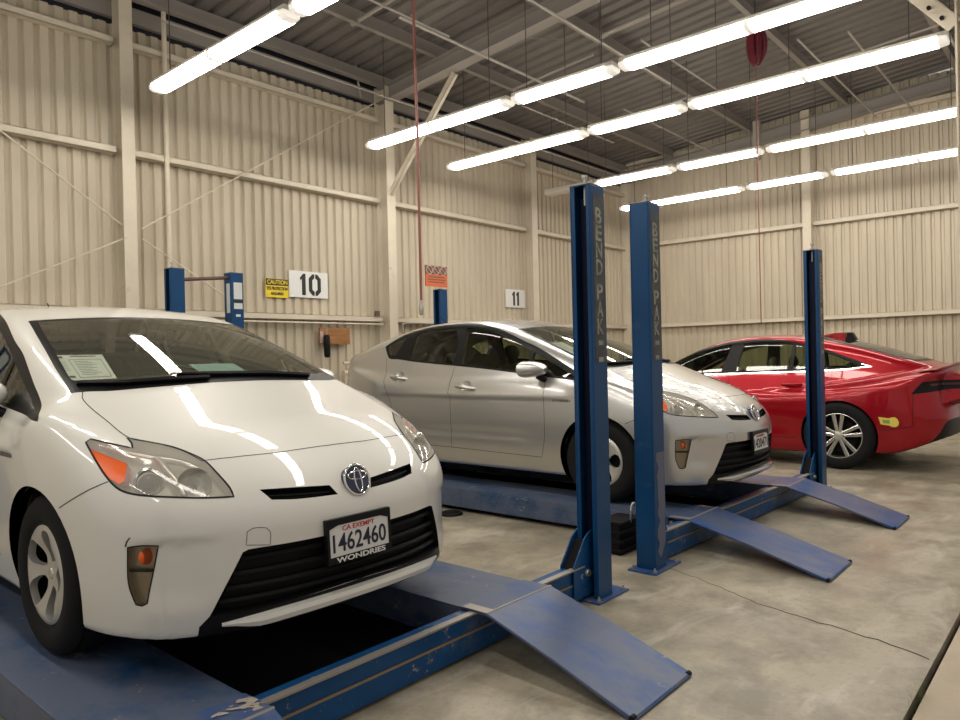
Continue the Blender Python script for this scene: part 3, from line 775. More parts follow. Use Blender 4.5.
        def slab(prof, x0, x1):
            V = []
            for y, z in prof:
                k = max(0, min(1, (yb-y)/(yb-yc))); V.append((x0+dx*k, y, z))
            n0 = len(V); V += [(v[0]+x1-x0, v[1], v[2]) for v in V]
            return V, [tuple(range(n0))[::-1], tuple(range(n0, 2*n0))]+[(i, (i+1) % n0, (i+1) % n0+n0, i+n0) for i in range(n0)]
        pf = [(ye+.03, .203), (yb+.012, .2065), (yb-.01, .203), ((yb+yc)/2, .118), (yc, .016), (yc-.008, .006), (yc+.03, .006), ((yb+yc)/2, .105), (yb+.005, .192), (ye+.03, .197)]
        rp = MB(); rp.add(*slab(pf, xc-hw-.004, xc+hw+.004))
        r = rp.build('approach_ramp', 'ramp_blue', root, bevel=.003)
        for ex in (-1, 1):
            MB().lathe([(0, -.016), (.011, -.012), (.011, .012), (0, .012)], (xc+dx+ex*(hw-.008), yc+.006, .0112), 'x', 14).build('ramp_roller', 'black_part', r)
        MB().box(xc-hw-.004, xc-hw+.05, ye-.14, ye+.0, .2048, .2068).build('worn_corner', 'worn_edge', r)
        if sx < 0:                                                      # paint scraped off at the inner corner
            rs = random.Random(4); m = MB()
            for k in range(60):
                px_, py_ = xc+hw-.005-abs(rs.gauss(0, .05)), ye-.02-abs(rs.gauss(0, .06)); n0 = 7; ln = rs.uniform(.006, .024); a0 = rs.uniform(-.5, .3)
                V = [(min(px_+ln*cos(q)*rs.uniform(.5, 1.1)*cos(a0), xc+hw), max(py_+ln*.45*sin(q)*rs.uniform(.5, 1.1)+ln*cos(q)*sin(a0), yb+.02), .2075+k*.00004) for q in np.linspace(0, 2*pi, n0, endpoint=False)]
                m.add(V, [tuple(range(n0))])
            m.build('scraped_paint', 'scrape', r)
        MB().tube([(xc-hw-.004, yb, .2035), (xc+hw+.004, yb, .2035)], .006, 6).build('worn_fold', 'worn_edge', r)
        MB().tube([(xc-hw, ye-.02, .165), (xc+hw, ye-.02, .165)], .016, 8).build('hinge_pin', 'bolt', r)
    # black cable pulley housing behind the front left post
    mb = MB()
    for z in (.02, .08, .14, .20): mb.box(-IN+.03, -IN+.30, .34, .52, z, z+.02)
    mb.box(-IN+.04, -IN+.29, .36, .51, .0, .21); ph = mb.build('pulley_housing', 'black_part', root, bevel=.004)
    MB().tube([(-IN+.16, .345, .20), (-IN+.16, .34, .28), (-IN+.17, .34, .31), (-IN+.20, .34, .325), (-IN+.23, .34, .31)], .007, 6).build('cable_hook', 'bolt', ph)
    return root
lift_a = lift(1.845, 0., {(1, True): 3.305, (-1, True): .385, (1, False): 3.27, (-1, False): .42}, {1: (-.085, 1.30), -1: (-.085, 1.30), 0: .14})
lift_b = lift(5.56, .09, {(1, True): 7.03, (-1, True): 4.095, (1, False): 6.95, (-1, False): 4.035}, {1: (-.19, 1.165), -1: (-.18, 1.20), 0: .21})
tag(lift_a, 'blue four-post vehicle lift under the white car, its ramp reaching into the foreground', 'car lift', 'blue four-post lifts')
tag(lift_b, 'blue four-post vehicle lift under the silver car, with two ramps on the open floor', 'car lift', 'blue four-post lifts')
MB_ = MB().tube([(3.412, 6.76, 2.14), (3.893, 6.76, 2.19)], .018, 8).build('connecting_pipe', 'brown_pipe', smooth=60)
tag(MB_, 'thin brown pipe joining the tops of the two blue rear posts by the left wall', 'pipe')
for car_x, which in ((1.845, 'white car'), (5.56, 'silver car')):  # flat black sheets added to darken the floor between the runways
    t = empty('floor_darkener', (car_x, 4.3, 0), 0, 'added flat black tray on the floor between the runways under the '+which, 'darkener')
    MB().box(-.52, .52, -1.95, 2.2, 0, .006).build('darkener_base', 'underbody', t)
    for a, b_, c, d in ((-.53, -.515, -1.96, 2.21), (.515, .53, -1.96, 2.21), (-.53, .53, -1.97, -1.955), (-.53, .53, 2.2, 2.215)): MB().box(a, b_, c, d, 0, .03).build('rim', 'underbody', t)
# ---------------------------------------------------------------- cars
class CarMaker:
    def __init__(s, body, res):
        s.b = body; s.soup = Soup(body, res); s.items = []
    # surface points seen along a view
    def on(s, pts, view):
        if isinstance(view, str): e1, e2, d = [np.array(a, float) for a in AX[view]]; P = [np.array(p[0])*e1+np.array(p[1])*e2 for p in pts]
        else:
            e1, e2, d = frame_from(view); P = [np.dot(p, e1)*e1+np.dot(p, e2)*e2 for p in pts]
        P = np.array(P); c = np.array((0, s.b.L/2, .6)); off = (c@d)+4.0
        return s.b.cast(P+d*off, np.tile(-d, (len(P), 1)), tmax=8, n=800)
    def line(s, pts, view, seg=.025, corner=38, closed=False):
        if isinstance(view, str): q = [np.array(p, float) for p in pts]
        else:
            e1, e2, d = frame_from(view); q = [np.array((np.dot(p, e1), np.dot(p, e2))) for p in pts]
        q = smooth_poly(q, seg, corner, closed)
        if not isinstance(view, str): q = [a[0]*e1+a[1]*e2 for a in q]
        P = s.on(q, view); return P[~np.isnan(P[:, 0])]
    def ribbon(s, P, w=.005, off=.0006, closed=False):
        P = np.asarray(P); n = len(P); N = s.b.normals(P); T = np.roll(P, -1, 0)-np.roll(P, 1, 0)
        if not closed: T[0] = P[1]-P[0]; T[-1] = P[-1]-P[-2]
        B = np.cross(N, T); B /= np.linalg.norm(B, axis=1)[:, None]
        V = np.concatenate([P+B*w/2, P-B*w/2]); V = s.b.snap(V)+np.concatenate([N, N])*off
        F = [(i, (i+1) % n, (i+1) % n+n, i+n)[::-1] for i in range(n if closed else n-1)]
        return V, F, np.concatenate([N, N])
    def wall(s, P, depth, x0=True):
        """side walls from a closed outline inwards"""
        N = s.b.normals(P); n = len(P); V = np.concatenate([P, P-N*depth]); F = []
        for i in range(n):
            j = (i+1) % n
            if P[i, 0] < -1e-4 or P[j, 0] < -1e-4: continue
            F.append((i, i+n, j+n, j))
        return V, F
def joined(*parts):
    V = []; F = []; n = 0
    for v, f in parts:
        V.append(np.asarray(v, float)); F += [tuple(i+n for i in q) for q in f]; n += len(v)
    return np.concatenate(V), F
def put(name, V, F, N, mats, parent, mode='c', mi=None):
    """mode c: one part across the car; lr: a part on each side"""
    if mode == 'c':
        V2, F2, N2 = both(V, F, N if N is not None else np.zeros_like(V))
        return [mesh_obj(name, V2, F2, mats, parent, N2 if N is not None else None, None if mi is None else list(mi)*2, 35 if N is None else None)]
    a = mesh_obj(name, V, F, mats, parent, N, mi, 35 if N is None else None)
    W, G, K = mirror_geo(V, F, N if N is not None else np.zeros_like(V))
    b = mesh_obj(name, W, G, mats, parent, K if N is not None else None, mi, 35 if N is None else None)
    return [a, b]
def circle(cy, cz, r, n=48): return [(cy+r*cos(2*pi*k/n), cz+r*sin(2*pi*k/n)) for k in range(n)]
def arch_parts(cm, cy, cz, r, x_in=.52, lip=.06):
    """inward lip of an arch and the dark wheel well behind it"""
    P = cm.on(circle(cy, cz, r, 72), 'side'); ok = ~np.isnan(P[:, 0])
    keep = [i for i in range(len(P)) if ok[i] and P[i, 2] > .165 and P[i, 0] > .5]
    V = []; F = []
    for i in keep: V += [P[i], P[i]-np.array((lip, 0, 0))]
    for a in range(len(keep)-1):
        if keep[a+1] == keep[a]+1: F.append((2*a, 2*a+1, 2*a+3, 2*a+2))
    if keep[0] == 0 and keep[-1] == len(P)-1: a = len(keep)-1; F.append((2*a, 2*a+1, 1, 0))
    W = MB(); n = 32; a0 = -0.5
    ring = [(cy+(r+.012)*cos(a0+(pi-2*a0)*k/n), cz+(r+.012)*sin(a0+(pi-2*a0)*k/n)) for k in range(n+1)]
    xo = float(np.nanmin(P[ok, 0]))-.03
    VV = [(xo, p[0], p[1]) for p in ring]+[(x_in, p[0], p[1]) for p in ring]
    W.add(VV, [(k, k+1, k+n+2, k+n+1) for k in range(n)]+[tuple(range(n+1, 2*n+2))])
    return (np.array(V), F), (np.array(W.V), W.F)
def tire(R, rim, w, grooves=True):
    h = w/2; prof = [(rim-.006, -h+.022), (rim+.004, -h+.004), (rim+.03, -h-.006), ((R+rim)/2+.01, -h-.010), (R-.03, -h-.002), (R-.012, -h+.014), (R-.002, -h+.034)]
    tread = []
    for g in (-.25, 0, .25):
        c = g*w; tread += [(R, c-.007), (R-.008, c-.004), (R-.008, c+.004), (R, c+.007)]
    prof = prof+tread+[(r, -x) for r, x in prof[::-1]]
    return MB().lathe(prof, axis='x', n=56)
def disc_cut(holes, R0, R1, dish, n=90, m=12):
    """a wheel face: ring of quads cut by hole outlines; returns soup polygons (front at x = dish(r))"""
    class Flat: pass
    so = Soup.__new__(Soup); so.f = []
    rr = np.linspace(R0, R1, m+1)
    for k in range(n):
        for i in range(m):
            q = []
            for (kk, ii) in ((k, i), (k, i+1), (k+1, i+1), (k+1, i)):
                a = 2*pi*kk/n; q.append(np.array((0, rr[ii]*cos(a), rr[ii]*sin(a))))
            so.f.append((q, 'face'))
    for h in holes: so.cut('hole', h, 'side', only=('face',), smooth=True, corner=50, facing=-2, seg=.008)
    key = {}; V = []; F = []
    for vs, t in so.f:
        if t != 'face': continue
        ids = []
        for v in vs:
            k = (round(v[1], 5), round(v[2], 5))
            if k not in key: key[k] = len(V); V.append((dish(hypot(v[1], v[2]), atan2(v[2], v[1])), v[1], v[2]))
            ids.append(key[k])
        if len(set(ids)) == len(ids): F.append(tuple(ids))
    V = np.array(V); L = []
    for h in holes:
        q = smooth_poly([np.array(p) for p in h], .008, 50); n0 = len(q)
        VV = [(dish(hypot(*p), atan2(p[1], p[0])), p[0], p[1]) for p in q]; VV += [(v[0]-.028, v[1], v[2]) for v in VV]
        L.append((VV, [(i, i+n0, (i+1) % n0+n0, (i+1) % n0) for i in range(n0)]))
    return joined((V, F), *L)

def seat(parent, x, y, w=.5, z=.42, back=.62, lean=.32, rear=False):
    """front seat or rear bench with backrest and headrest"""
    m = MB(); d = .5
    cs = [(y-d, z-.02), (y-d-.02, z+.06), (y-d+.06, z+.10), (y-.08, z+.06), (y, z+.10), (y+back*lean*.5, z+back*.5), (y+back*lean, z+back), (y+back*lean+.08, z+back+.01), (y+back*lean+.09, z+back*.8), (y+.16, z+.05), (y+.1, z-.06)]
    for sx, sc in ((-1, 0), (1, 0)): pass
    V = []; n = len(cs); ws = [-.5, -.42, -.2, .2, .42, .5]
    for q in ws:
        k = .9 if abs(q) == .5 else 1
        cy = sum(c[0] for c in cs)/n; cz = sum(c[1] for c in cs)/n
        V += [(x+q*w, cy+(c[0]-cy)*k, cz+(c[1]-cz)*k) for c in cs]
    F = []
    for i in range(len(ws)-1):
        for k in range(n): F.append((i*n+k, i*n+(k+1) % n, (i+1)*n+(k+1) % n, (i+1)*n+k))
    F += [tuple(range(n))[::-1], tuple(range((len(ws)-1)*n, len(ws)*n))]
    m.add(V, F)
    o = m.build('rear_seat' if rear else 'front_seat', 'cabin_grey', parent, smooth=50)
    for hx in ((-.4, 0, .4) if rear else (0,)):
        h = MB(); yy = y+back*lean+.06; zz = z+back+.12
        h.ball((x+hx, yy, zz), (.125, .05, .085), 14)
        h.tube([(x+hx-.05, yy, zz-.06), (x+hx-.05, yy-.01, zz-.16)], .007, 6); h.tube([(x+hx+.05, yy, zz-.06), (x+hx+.05, yy-.01, zz-.16)], .007, 6)
        h.build('headrest', 'cabin_grey', o, smooth=50)
def steering(parent, x, y, z):
    m = MB(); ax = Vector((0, -.9, .38)).normalized(); e = Vector((1, 0, 0)); u = ax.cross(e)
    pts = [Vector((x, y, z))+e*.185*cos(2*pi*k/36)+u*.185*sin(2*pi*k/36) for k in range(37)]
    m.tube(pts, .015, 8, False)
    for a in (0.15, pi-.15, -pi/2): m.tube([Vector((x, y, z))+e*.06*cos(a)+u*.06*sin(a), Vector((x, y, z))+e*.18*cos(a)+u*.18*sin(a)], .016, 6)
    m.ball((x, y, z), (.07, .05, .06), 12); m.tube([(x, y, z), Vector((x, y, z))+ax*.35], .03, 8)
    m.build('steering_wheel', 'cabin_dark', parent, smooth=50)
def ellipse_tube(c, N, up, a, b, r, n=36):
    N = Vector(N).normalized(); e = Vector((1, 0, 0)); e = (e-N*e.dot(N)).normalized(); u = e.cross(N) if e.cross(N).z > 0 else N.cross(e)
    return [Vector(c)+e*(up[0]+a*cos(2*pi*k/n))+u*(up[1]+b*sin(2*pi*k/n)) for k in range(n+1)]
# ---------------------------------------------------------------- the hatchback, built once and copied in another paint
PB = Hatch()
def make_hatchback(pm):
    cm = CarMaker(PB, .032); so = cm.soup
    hood = [(0, .895), (.3, .905), (.55, .935), (.655, .975), (.674, .93), (.680, .85), (.674, .704), (.659, .53), (.596, .447), (.541, .362), (.507, .28), (.386, .246), (.22, .216), (0, .207), (-.22, .216), (-.386, .246), (-.5, .28), (-.5, .9), (-.3, .905)]
    wind = [(0, .897), (.3, .907), (.55, .937), (.655, .972), (.692, 1.0), (.683, 1.066), (.665, 1.25), (.636, 1.454), (.614, 1.611), (.573, 1.875), (.4, 1.862), (.2, 1.857), (0, 1.855), (-.3, 1.86), (-.3, .91)]
    pane = [(0, .985), (.3, .992), (.55, 1.022), (.635, 1.06), (.652, 1.10), (.634, 1.25), (.604, 1.454), (.582, 1.60), (.540, 1.84), (.4, 1.828), (.2, 1.822), (0, 1.82), (-.3, 1.825), (-.3, .995)]
    so.cut('hood', hood, 'top'); so.cut('frit', wind, 'top', ('body', 'hood')); so.cut('pane', pane, 'top', ('frit',))
    bumper = [(.671, .607), (.55, .662), (.439, .713), (.34, .752), (.29, .772), (.20, .785), (-.3, .79), (-.3, .05), (.569, .05), (.569, .28), (.60, .45)]
    so.cut('bumper', bumper, 'side', ('body',), smooth=False)
    rbump = [(4.02, .50), (4.25, .62), (4.7, .62), (4.7, .05), (3.97, .05), (3.98, .32)]
    so.cut('rear_bumper', rbump, 'side', ('body',), smooth=False)
    lamp = [(.769, .632, .838), (.751, .633, .848), (.715, .552, .833), (.672, .470, .818), (.660, .500, .832), (.655, .544, .847), (.604, .470, .832), (.555, .401, .815), (.523, .337, .793), (.498, .280, .768), (.485, .206, .722), (.473, .147, .675), (.474, .122, .647), (.556, .161, .652), (.629, .209, .660), (.702, .277, .669), (.747, .345, .680), (.766, .393, .697), (.777, .460, .737), (.778, .535, .785)]
    amber = [(.772, .590, .818), (.747, .503, .796), (.714, .423, .772), (.740, .383, .719), (.755, .395, .705), (.775, .461, .737), (.779, .521, .775)]
    lv = (.70, -.55, .45)
    so.cut('lamp', lamp, lv, ('body', 'bumper', 'hood')); so.cut('amber', amber, lv, ('lamp',))
    slit = [(.38, .660), (.28, .654), (.104, .640), (.083, .604), (.26, .612), (.352, .622)]
    so.cut('slit', slit, 'front', ('body', 'bumper', 'hood'), corner=25)
    grille = [(0, .462), (.30, .463), (.455, .464), (.474, .456), (.53, .34), (.572, .245), (.45, .240), (.25, .250), (0, .258), (-.3, .25), (-.3, .463)]
    so.cut('grille', grille, 'front', ('bumper', 'body'), corner=25)
    val = [(0, .258), (.25, .250), (.45, .240), (.572, .245), (.60, .21), (.60, .10), (-.3, .10), (-.3, .255)]
    so.cut('valance', val, 'front', ('bumper', 'body'), smooth=False)
    lip = [(0, .243), (.25, .238), (.42, .227), (.535, .212), (.548, .204), (.53, .196), (.42, .192), (.25, .194), (0, .196), (-.2, .194), (-.2, .24)]
    fog = [(.765, .497), (.735, .505), (.700, .504), (.707, .45), (.716, .385), (.727, .305), (.738, .296), (.750, .300), (.764, .375)]
    so.cut('fog', fog, 'front', ('bumper', 'body'), corner=30)
    # sides
    fdoor = [(1.397, .96), (1.392, .80), (1.390, .60), (1.40, .45), (1.44, .305), (1.9, .312), (2.43, .322), (2.420, .6), (2.416, 1.05), (2.0, 1.0)]
    rdoor = [(2.418, 1.05), (2.424, .6), (2.434, .322), (2.9, .326), (3.12, .330), (3.15, .50), (3.215, .728), (3.36, .98), (3.43, 1.13), (3.0, 1.1)]
    so.cut('front_door', fdoor, 'side', smooth=False); so.cut('rear_door', rdoor, 'side', smooth=False)
    for nm_, y_, z_ in (('front_door', 2.222, .862), ('rear_door', 3.125, .940)): so.cut('cup_'+nm_, [(y_+.062*cos(a), z_+.01+.046*sin(a)) for a in np.linspace(0, 2*pi, 24, endpoint=False)], 'side', (nm_,))
    dlo = [(.93, .912), (.95, .926), (1.03, .952), (1.16, 1.002), (1.373, 1.108), (1.543, 1.188), (1.711, 1.251), (1.96, 1.346), (2.121, 1.392), (2.295, 1.426), (2.482, 1.437), (2.8, 1.428), (3.05, 1.402), (3.277, 1.358), (3.414, 1.298), (3.515, 1.248), (3.462, 1.19), (3.387, 1.128), (3.228, 1.116), (2.946, 1.088), (2.39, 1.046), (2.116, 1.024), (1.781, .991), (1.387, .950), (1.143, .926)]
    so.cut('surround', dlo, 'side', ('body', 'front_door', 'rear_door'), corner=45)
    fg = [(2.384, 1.394), (2.160, 1.370), (1.96, 1.310), (1.76, 1.234), (1.615, 1.172), (1.60, .995), (1.796, 1.010), (2.116, 1.040), (2.345, 1.062), (2.36, 1.2)]
    qg = [(1.578, 1.155), (1.373, 1.062), (1.16, .968), (1.02, .934), (1.15, .944), (1.40, .968), (1.568, .986)]
    rg = [(2.536, 1.398), (2.82, 1.392), (2.95, 1.382), (3.04, 1.362), (3.052, 1.25), (3.062, 1.122), (2.946, 1.104), (2.70, 1.084), (2.445, 1.066), (2.46, 1.27)]
    bg = [(3.478, 1.247), (3.332, 1.305), (3.205, 1.335), (3.235, 1.25), (3.295, 1.155), (3.382, 1.160)]
    for nm, pl in (('glass_f', fg), ('glass_q', qg), ('glass_r', rg), ('glass_b', bg)): so.cut(nm, pl, 'side', ('surround',), corner=30)
    tail = [(4.10, .93), (4.20, 1.02), (4.30, 1.085), (4.5, 1.09), (4.5, .80), (4.36, .80), (4.28, .83)]
    so.cut('tail_lamp', tail, 'side', ('body',), corner=30)
    rglass = [(0, 3.32), (.42, 3.35), (.50, 3.40), (.46, 3.85), (.40, 4.20), (0, 4.26), (-.3, 4.25), (-.3, 3.33)]
    so.cut('rear_glass', rglass, 'top', ('body',), corner=30)
    for cy in (.902, 3.60): so.cut('hole', circle(cy, .315, .352), 'side', ('body', 'bumper', 'front_door', 'rear_door', 'rear_bumper'), smooth=False)
    so.cut('under', [(-1, -1), (6, -1), (6, .176), (-1, .176)], 'side', ('body', 'bumper', 'rear_bumper', 'valance'), smooth=False, facing=-2)
    # underside apart, open around the wheels
    nf = []
    for vs, t in so.f:
        A = np.array(vs); c = A.mean(0)
        if t == 'under':
            t = 'hole' if c[0] > .5 and min(abs(c[1]-.902), abs(c[1]-3.60)) < .37 else 'under'
        nf.append((vs, t))
    so.f = nf
    root = empty('hatchback_car')
    # painted shell with shut lines and arch lips
    V, F, N = so.mesh('body'); parts = [(V, F, N, 0)]
    lines = [([(1.397, .96), (1.392, .80), (1.390, .60), (1.40, .45), (1.44, .305), (1.9, .312), (2.43, .322), (2.9, .326), (3.12, .330)], 'side'), ([(2.418, 1.04), (2.422, .6), (2.432, .322)], 'side'), ([(3.43, 1.13), (3.36, .98), (3.215, .728), (3.15, .50)], 'side'),
             ([(.668, .608), (.55, .662), (.432, .716)], 'side'), (hood[:14], 'top'), ([(4.0, .52), (4.25, .62), (4.42, .62)], 'side')]
    for pts, view in lines:
        P = cm.line(pts, view); P = P[P[:, 0] > -1e-3]; v, f, n = cm.ribbon(P, .004); parts.append((v, f, n, 1))
    for cy in (.902, 3.60):
        (v, f), _ = arch_parts(cm, cy, .315, .352); parts.append((v, f, np.tile((0, 0, -1.), (len(v), 1))*0+np.array([(0, -(q[1]-cy), -(q[2]-.315)) for q in v])/.352, 0))
    allV = np.concatenate([p[0] for p in parts]); allN = np.concatenate([p[2] for p in parts]); allF = []; mi = []; n = 0
    for p in parts: allF += [tuple(i+n for i in q) for q in p[1]]; mi += [p[3]]*len(p[1]); n += len(p[0])
    put('body_shell', allV, allF, allN, [pm, 'gap_black'], root, mi=mi)
    for nm in ('hood', 'rear_bumper'): put(nm, *so.mesh(nm), pm, root)
    V, F, N = so.mesh('bumper'); lv_ = so.mesh('valance')
    bp = put('front_bumper', V, F, N, pm, root)[0]
    vp = put('lower_valance', *lv_, 'trim_black', bp)
    P = cm.line(lip, 'front', closed=True); N_ = PB.normals(P); keep = P[:, 0] > -.02
    # raised lip: swept blade along the front
    top = [q for q in smooth_poly([np.array(p) for p in [(0, .240), (.25, .236), (.42, .227), (.535, .214)]], .03, 38, False)]
    TP = cm.on(top, 'front'); NN = PB.normals(TP); V = []; F = []
    for i, (p, nn) in enumerate(zip(TP, NN)):
        k = 1-.75*sstep(p[0], .40, .55); o = np.array((nn[0], nn[1], 0)); o /= np.linalg.norm(o)
        for du, dz in ((0, 0), (.022, -.006), (.026, -.022), (.018, -.042), (-.005, -.048)): V.append(p+o*(du*k)+np.array((0, 0, dz*k)))
    for i in range(len(TP)-1):
        for k in range(4): F.append((i*5+k, i*5+k+1, i*5+k+6, i*5+k+5))
    V = np.array(V); V[:5, 0] = 0
    put('bumper_lip', V, F, None, pm, bp)
    # tow-hook cover outline and the emblem, slits, grille
    P = cm.line([(.382, .468), (.462, .480), (.458, .526), (.440, .536), (.392, .530), (.380, .515)], 'front', .012, 50, True)
    v, f, n = cm.ribbon(P, .0022, .0006, True); W, G, K = mirror_geo(v, f, n); mesh_obj('tow_hook_cover', W, G, 'gap_black', bp, K)
    P = cm.line(slit, 'front', corner=25, closed=True); wl = cm.wall(P, .035); V, F, N = so.mesh('slit'); fl = (V-N*.035, F)
    bar = cm.line([(.10, .622), (.26, .634), (.35, .642)], 'front'); nb = PB.normals(bar)
    mb = MB().tube([tuple(p) for p in bar-nb*.018], .005, 6)
    Vj, Fj = joined(wl, fl, (mb.V, mb.F)); put('upper_grille', Vj, Fj, None, 'trim_black', root, 'lr')
    P = cm.line(grille, 'front', corner=25, closed=True); wl = cm.wall(P, .05); V, F, N = so.mesh('grille'); sl = [wl, (V-N*.05, F)]
    g = put('lower_grille', *joined(*sl), None, 'trim_matte', root)[0]
    for z, xe in ((.425, .48), (.375, .505), (.325, .53), (.28, .55)):
        bar = cm.on([(x, z) for x in np.linspace(0, xe, 14)], 'front'); nb = PB.normals(bar); bar = bar-nb*.022
        V = []; F = []
        for p in bar:
            for dy, dz in ((-.008, 0), (0, .010), (.02, .008), (.02, -.008), (0, -.010)): V.append(p+np.array((0, dy, dz)))
        for i in range(len(bar)-1):
            for k in range(5): F.append((i*5+k, i*5+(k+1) % 5, (i+1)*5+(k+1) % 5, (i+1)*5+k))
        put('grille_slat', np.array(V), F, None, 'trim_matte', g)
    c = cm.on([(.006, .650)], 'front')[0]; Nv = Vector((0, -.95, .31)).normalized(); c = c+np.array((.012, -.022, -.004))
    m = MB(); rot = Nv.to_track_quat('Z', 'Y')
    prof = [(.0, .012), (.02, .011), (.04, .008), (.057, .004), (.060, -.004), (.056, -.06)]
    b0 = MB().lathe(prof, n=40); m.add([tuple(Vector(c)+rot @ Vector(v)) for v in b0.V], b0.F)
    e = m.build('emblem', 'emblem_blue', root, smooth=40); c2 = Vector(c)+Nv*.006
    m = MB()
    m.tube(ellipse_tube(c2-Nv*.003, Nv, (0, 0), .061, .061, .005), .005, 8, False)
    m.tube(ellipse_tube(c2+Nv*.003, Nv, (0, .017), .045, .0165, .003)[:], .0042, 6, False)
    m.tube(ellipse_tube(c2+Nv*.004, Nv, (0, -.002), .0165, .048, .003), .0042, 6, False)
    m.build('emblem_rings', 'chrome', e, smooth=60)
    # headlamps
    P = cm.line(lamp, lv, .015, closed=True); wl = cm.wall(P, .055); V, F, N = so.mesh('lamp', 'amber')
    bowl = put('headlamp', *joined(wl, (V-N*.055, F)), None, 'lamp_bowl', root, 'lr')
    Va, Fa, Na = so.mesh('amber'); aw = cm.wall(cm.line(amber, lv, .015, closed=True)-0, .04)
    am = joined((Va-Na*.002, Fa), aw); Vl, Fl, Nl = so.mesh('lamp')
    v, f, n = cm.ribbon(P, .007, .001, True)
    pc = cm.on([(.689, .334, .730)], lv)[0]; pn = Vector(PB.normals(pc[None])[0]); fwd = (pn+Vector((0, -1.2, -.3))).normalized()
    rc = cm.on([(.575, .225, .712)], lv)[0]; rn = Vector(PB.normals(rc[None])[0]); fw2 = (rn+Vector((0, -1.2, -.3))).normalized()
    def cup(c, d, prof):
        q = d.to_track_quat('Z', 'Y'); b0 = MB().lathe(prof, n=28); return np.array([tuple(Vector(c)+q @ Vector(v)) for v in b0.V]), b0.F
    ring = cup(pc-np.array(pn)*.040, fwd, [(.052, -.01), (.054, .018), (.046, .022), (.040, .008), (.036, -.01)])
    ball = cup(pc-np.array(pn)*.046, fwd, [(.037, 0), (.033, .016), (.022, .026), (.0, .030)])
    cup2 = cup(rc-np.array(rn)*.030, fw2, [(.062, .022), (.052, .0), (.034, -.02), (.0, -.028)])
    bulb = cup(rc-np.array(rn)*.042, fw2, [(.014, -.01), (.013, .012), (.0, .018)])
    dv = cm.line([(.621, .392, .792), (.618, .311, .747), (.610, .257, .710), (.606, .215, .668)], lv); dn = PB.normals(dv)
    rib = MB().tube([tuple(p) for p in dv-dn*.018], [.016]*len(dv), 8)
    tp = cm.line([(.740, .590, .838), (.68, .470, .812), (.62, .40, .79), (.55, .33, .77), (.51, .24, .735)], lv); tn = PB.normals(tp)
    rib2 = MB().tube([tuple(p) for p in tp-tn*.02], [.014]*len(tp), 8)
    for k, sgn in enumerate((1, -1)):
        def side(g): return (g[0], g[1]) if sgn > 0 else mirror_geo(np.asarray(g[0]), g[1])
        hp = bowl[k]
        mesh_obj('turn_signal', *side(am), 'amber', hp, smooth=35); mesh_obj('projector_ring', *side(ring), 'reflector', hp, smooth=40)
        mesh_obj('projector_lens', *side(ball), 'lamp_projector', hp, smooth=60); mesh_obj('high_beam_reflector', *side(cup2), 'reflector', hp, smooth=60)
        mesh_obj('bulb', *side(bulb), 'lamp_projector', hp, smooth=60)
        mesh_obj('bezel', *side(joined((np.array(rib.V), rib.F), (np.array(rib2.V), rib2.F))), 'reflector', hp, smooth=60)
        mesh_obj('gasket', *side((v, f)), 'gap_black', hp)
        g3 = (Vl, Fl, Nl) if sgn > 0 else mirror_geo(Vl, Fl, Nl)
        mesh_obj('lens', g3[0], g3[1], 'lens_hazy', hp, g3[2])
    # fog lamps
    P = cm.line(fog, 'front', .012, 30, True); wl = cm.wall(P, .025); V, F, N = so.mesh('fog')
    fo = put('fog_lamp', *joined(wl, (V-N*.025, F)), None, 'fog_bowl', root, 'lr')
    v, f, n = cm.ribbon(P, .005, .001, True)
    fa = cm.on([(.732, .462)], 'front')[0]-PB.normals(cm.on([(.732, .462)], 'front'))[0]*.016
    for k, sgn in enumerate((1, -1)):
        g3 = (v, f, n) if sgn > 0 else mirror_geo(v, f, n); mesh_obj('gasket', g3[0], g3[1], 'gap_black', fo[k], g3[2])
        mb = MB().ball((fa[0]*sgn, fa[1], fa[2]), (.028, .012, .028), 14); mb.build('amber_bulb', 'amber', fo[k], smooth=60)
        sp = cm.line([(.70, .415), (.765, .415)], 'front', .012); sn = PB.normals(sp); q = sp-sn*.012
        mb = MB().tube([(p[0]*sgn, p[1], p[2]) for p in q], .006, 6); mb.build('divider', 'trim_black', fo[k])
        g3 = (V, F, N) if sgn > 0 else mirror_geo(V, F, N); mesh_obj('lens', g3[0], g3[1], 'lens_clear', fo[k], g3[2])
    # glass
    put('windshield', *so.mesh('pane'), 'glass_windshield', root); put('windshield_frame', *so.mesh('frit'), 'trim_black', root)
    put('rear_window', *so.mesh('rear_glass'), 'glass_dark', root)
    fd = put('front_door', *so.mesh('front_door'), pm, root, 'lr'); rd = put('rear_door', *so.mesh('rear_door'), pm, root, 'lr')
    sur = put('window_surround', *so.mesh('surround'), 'trim_black', root, 'lr')
    def paned(nm, reg, par):
        a = so.mesh(reg); mesh_obj(nm, a[0]-a[2]*.004, a[1], 'glass_side', par[0], a[2]); w = mirror_geo(*a); mesh_obj(nm, w[0]-w[2]*.004, w[1], 'glass_side', par[1], w[2])
    paned('window_pane', 'glass_f', fd); paned('window_pane', 'glass_r', rd); paned('quarter_pane', 'glass_q', sur); paned('quarter_pane', 'glass_b', sur)
    put('tail_lamp', *so.mesh('tail_lamp'), 'red_lens', root, 'lr')
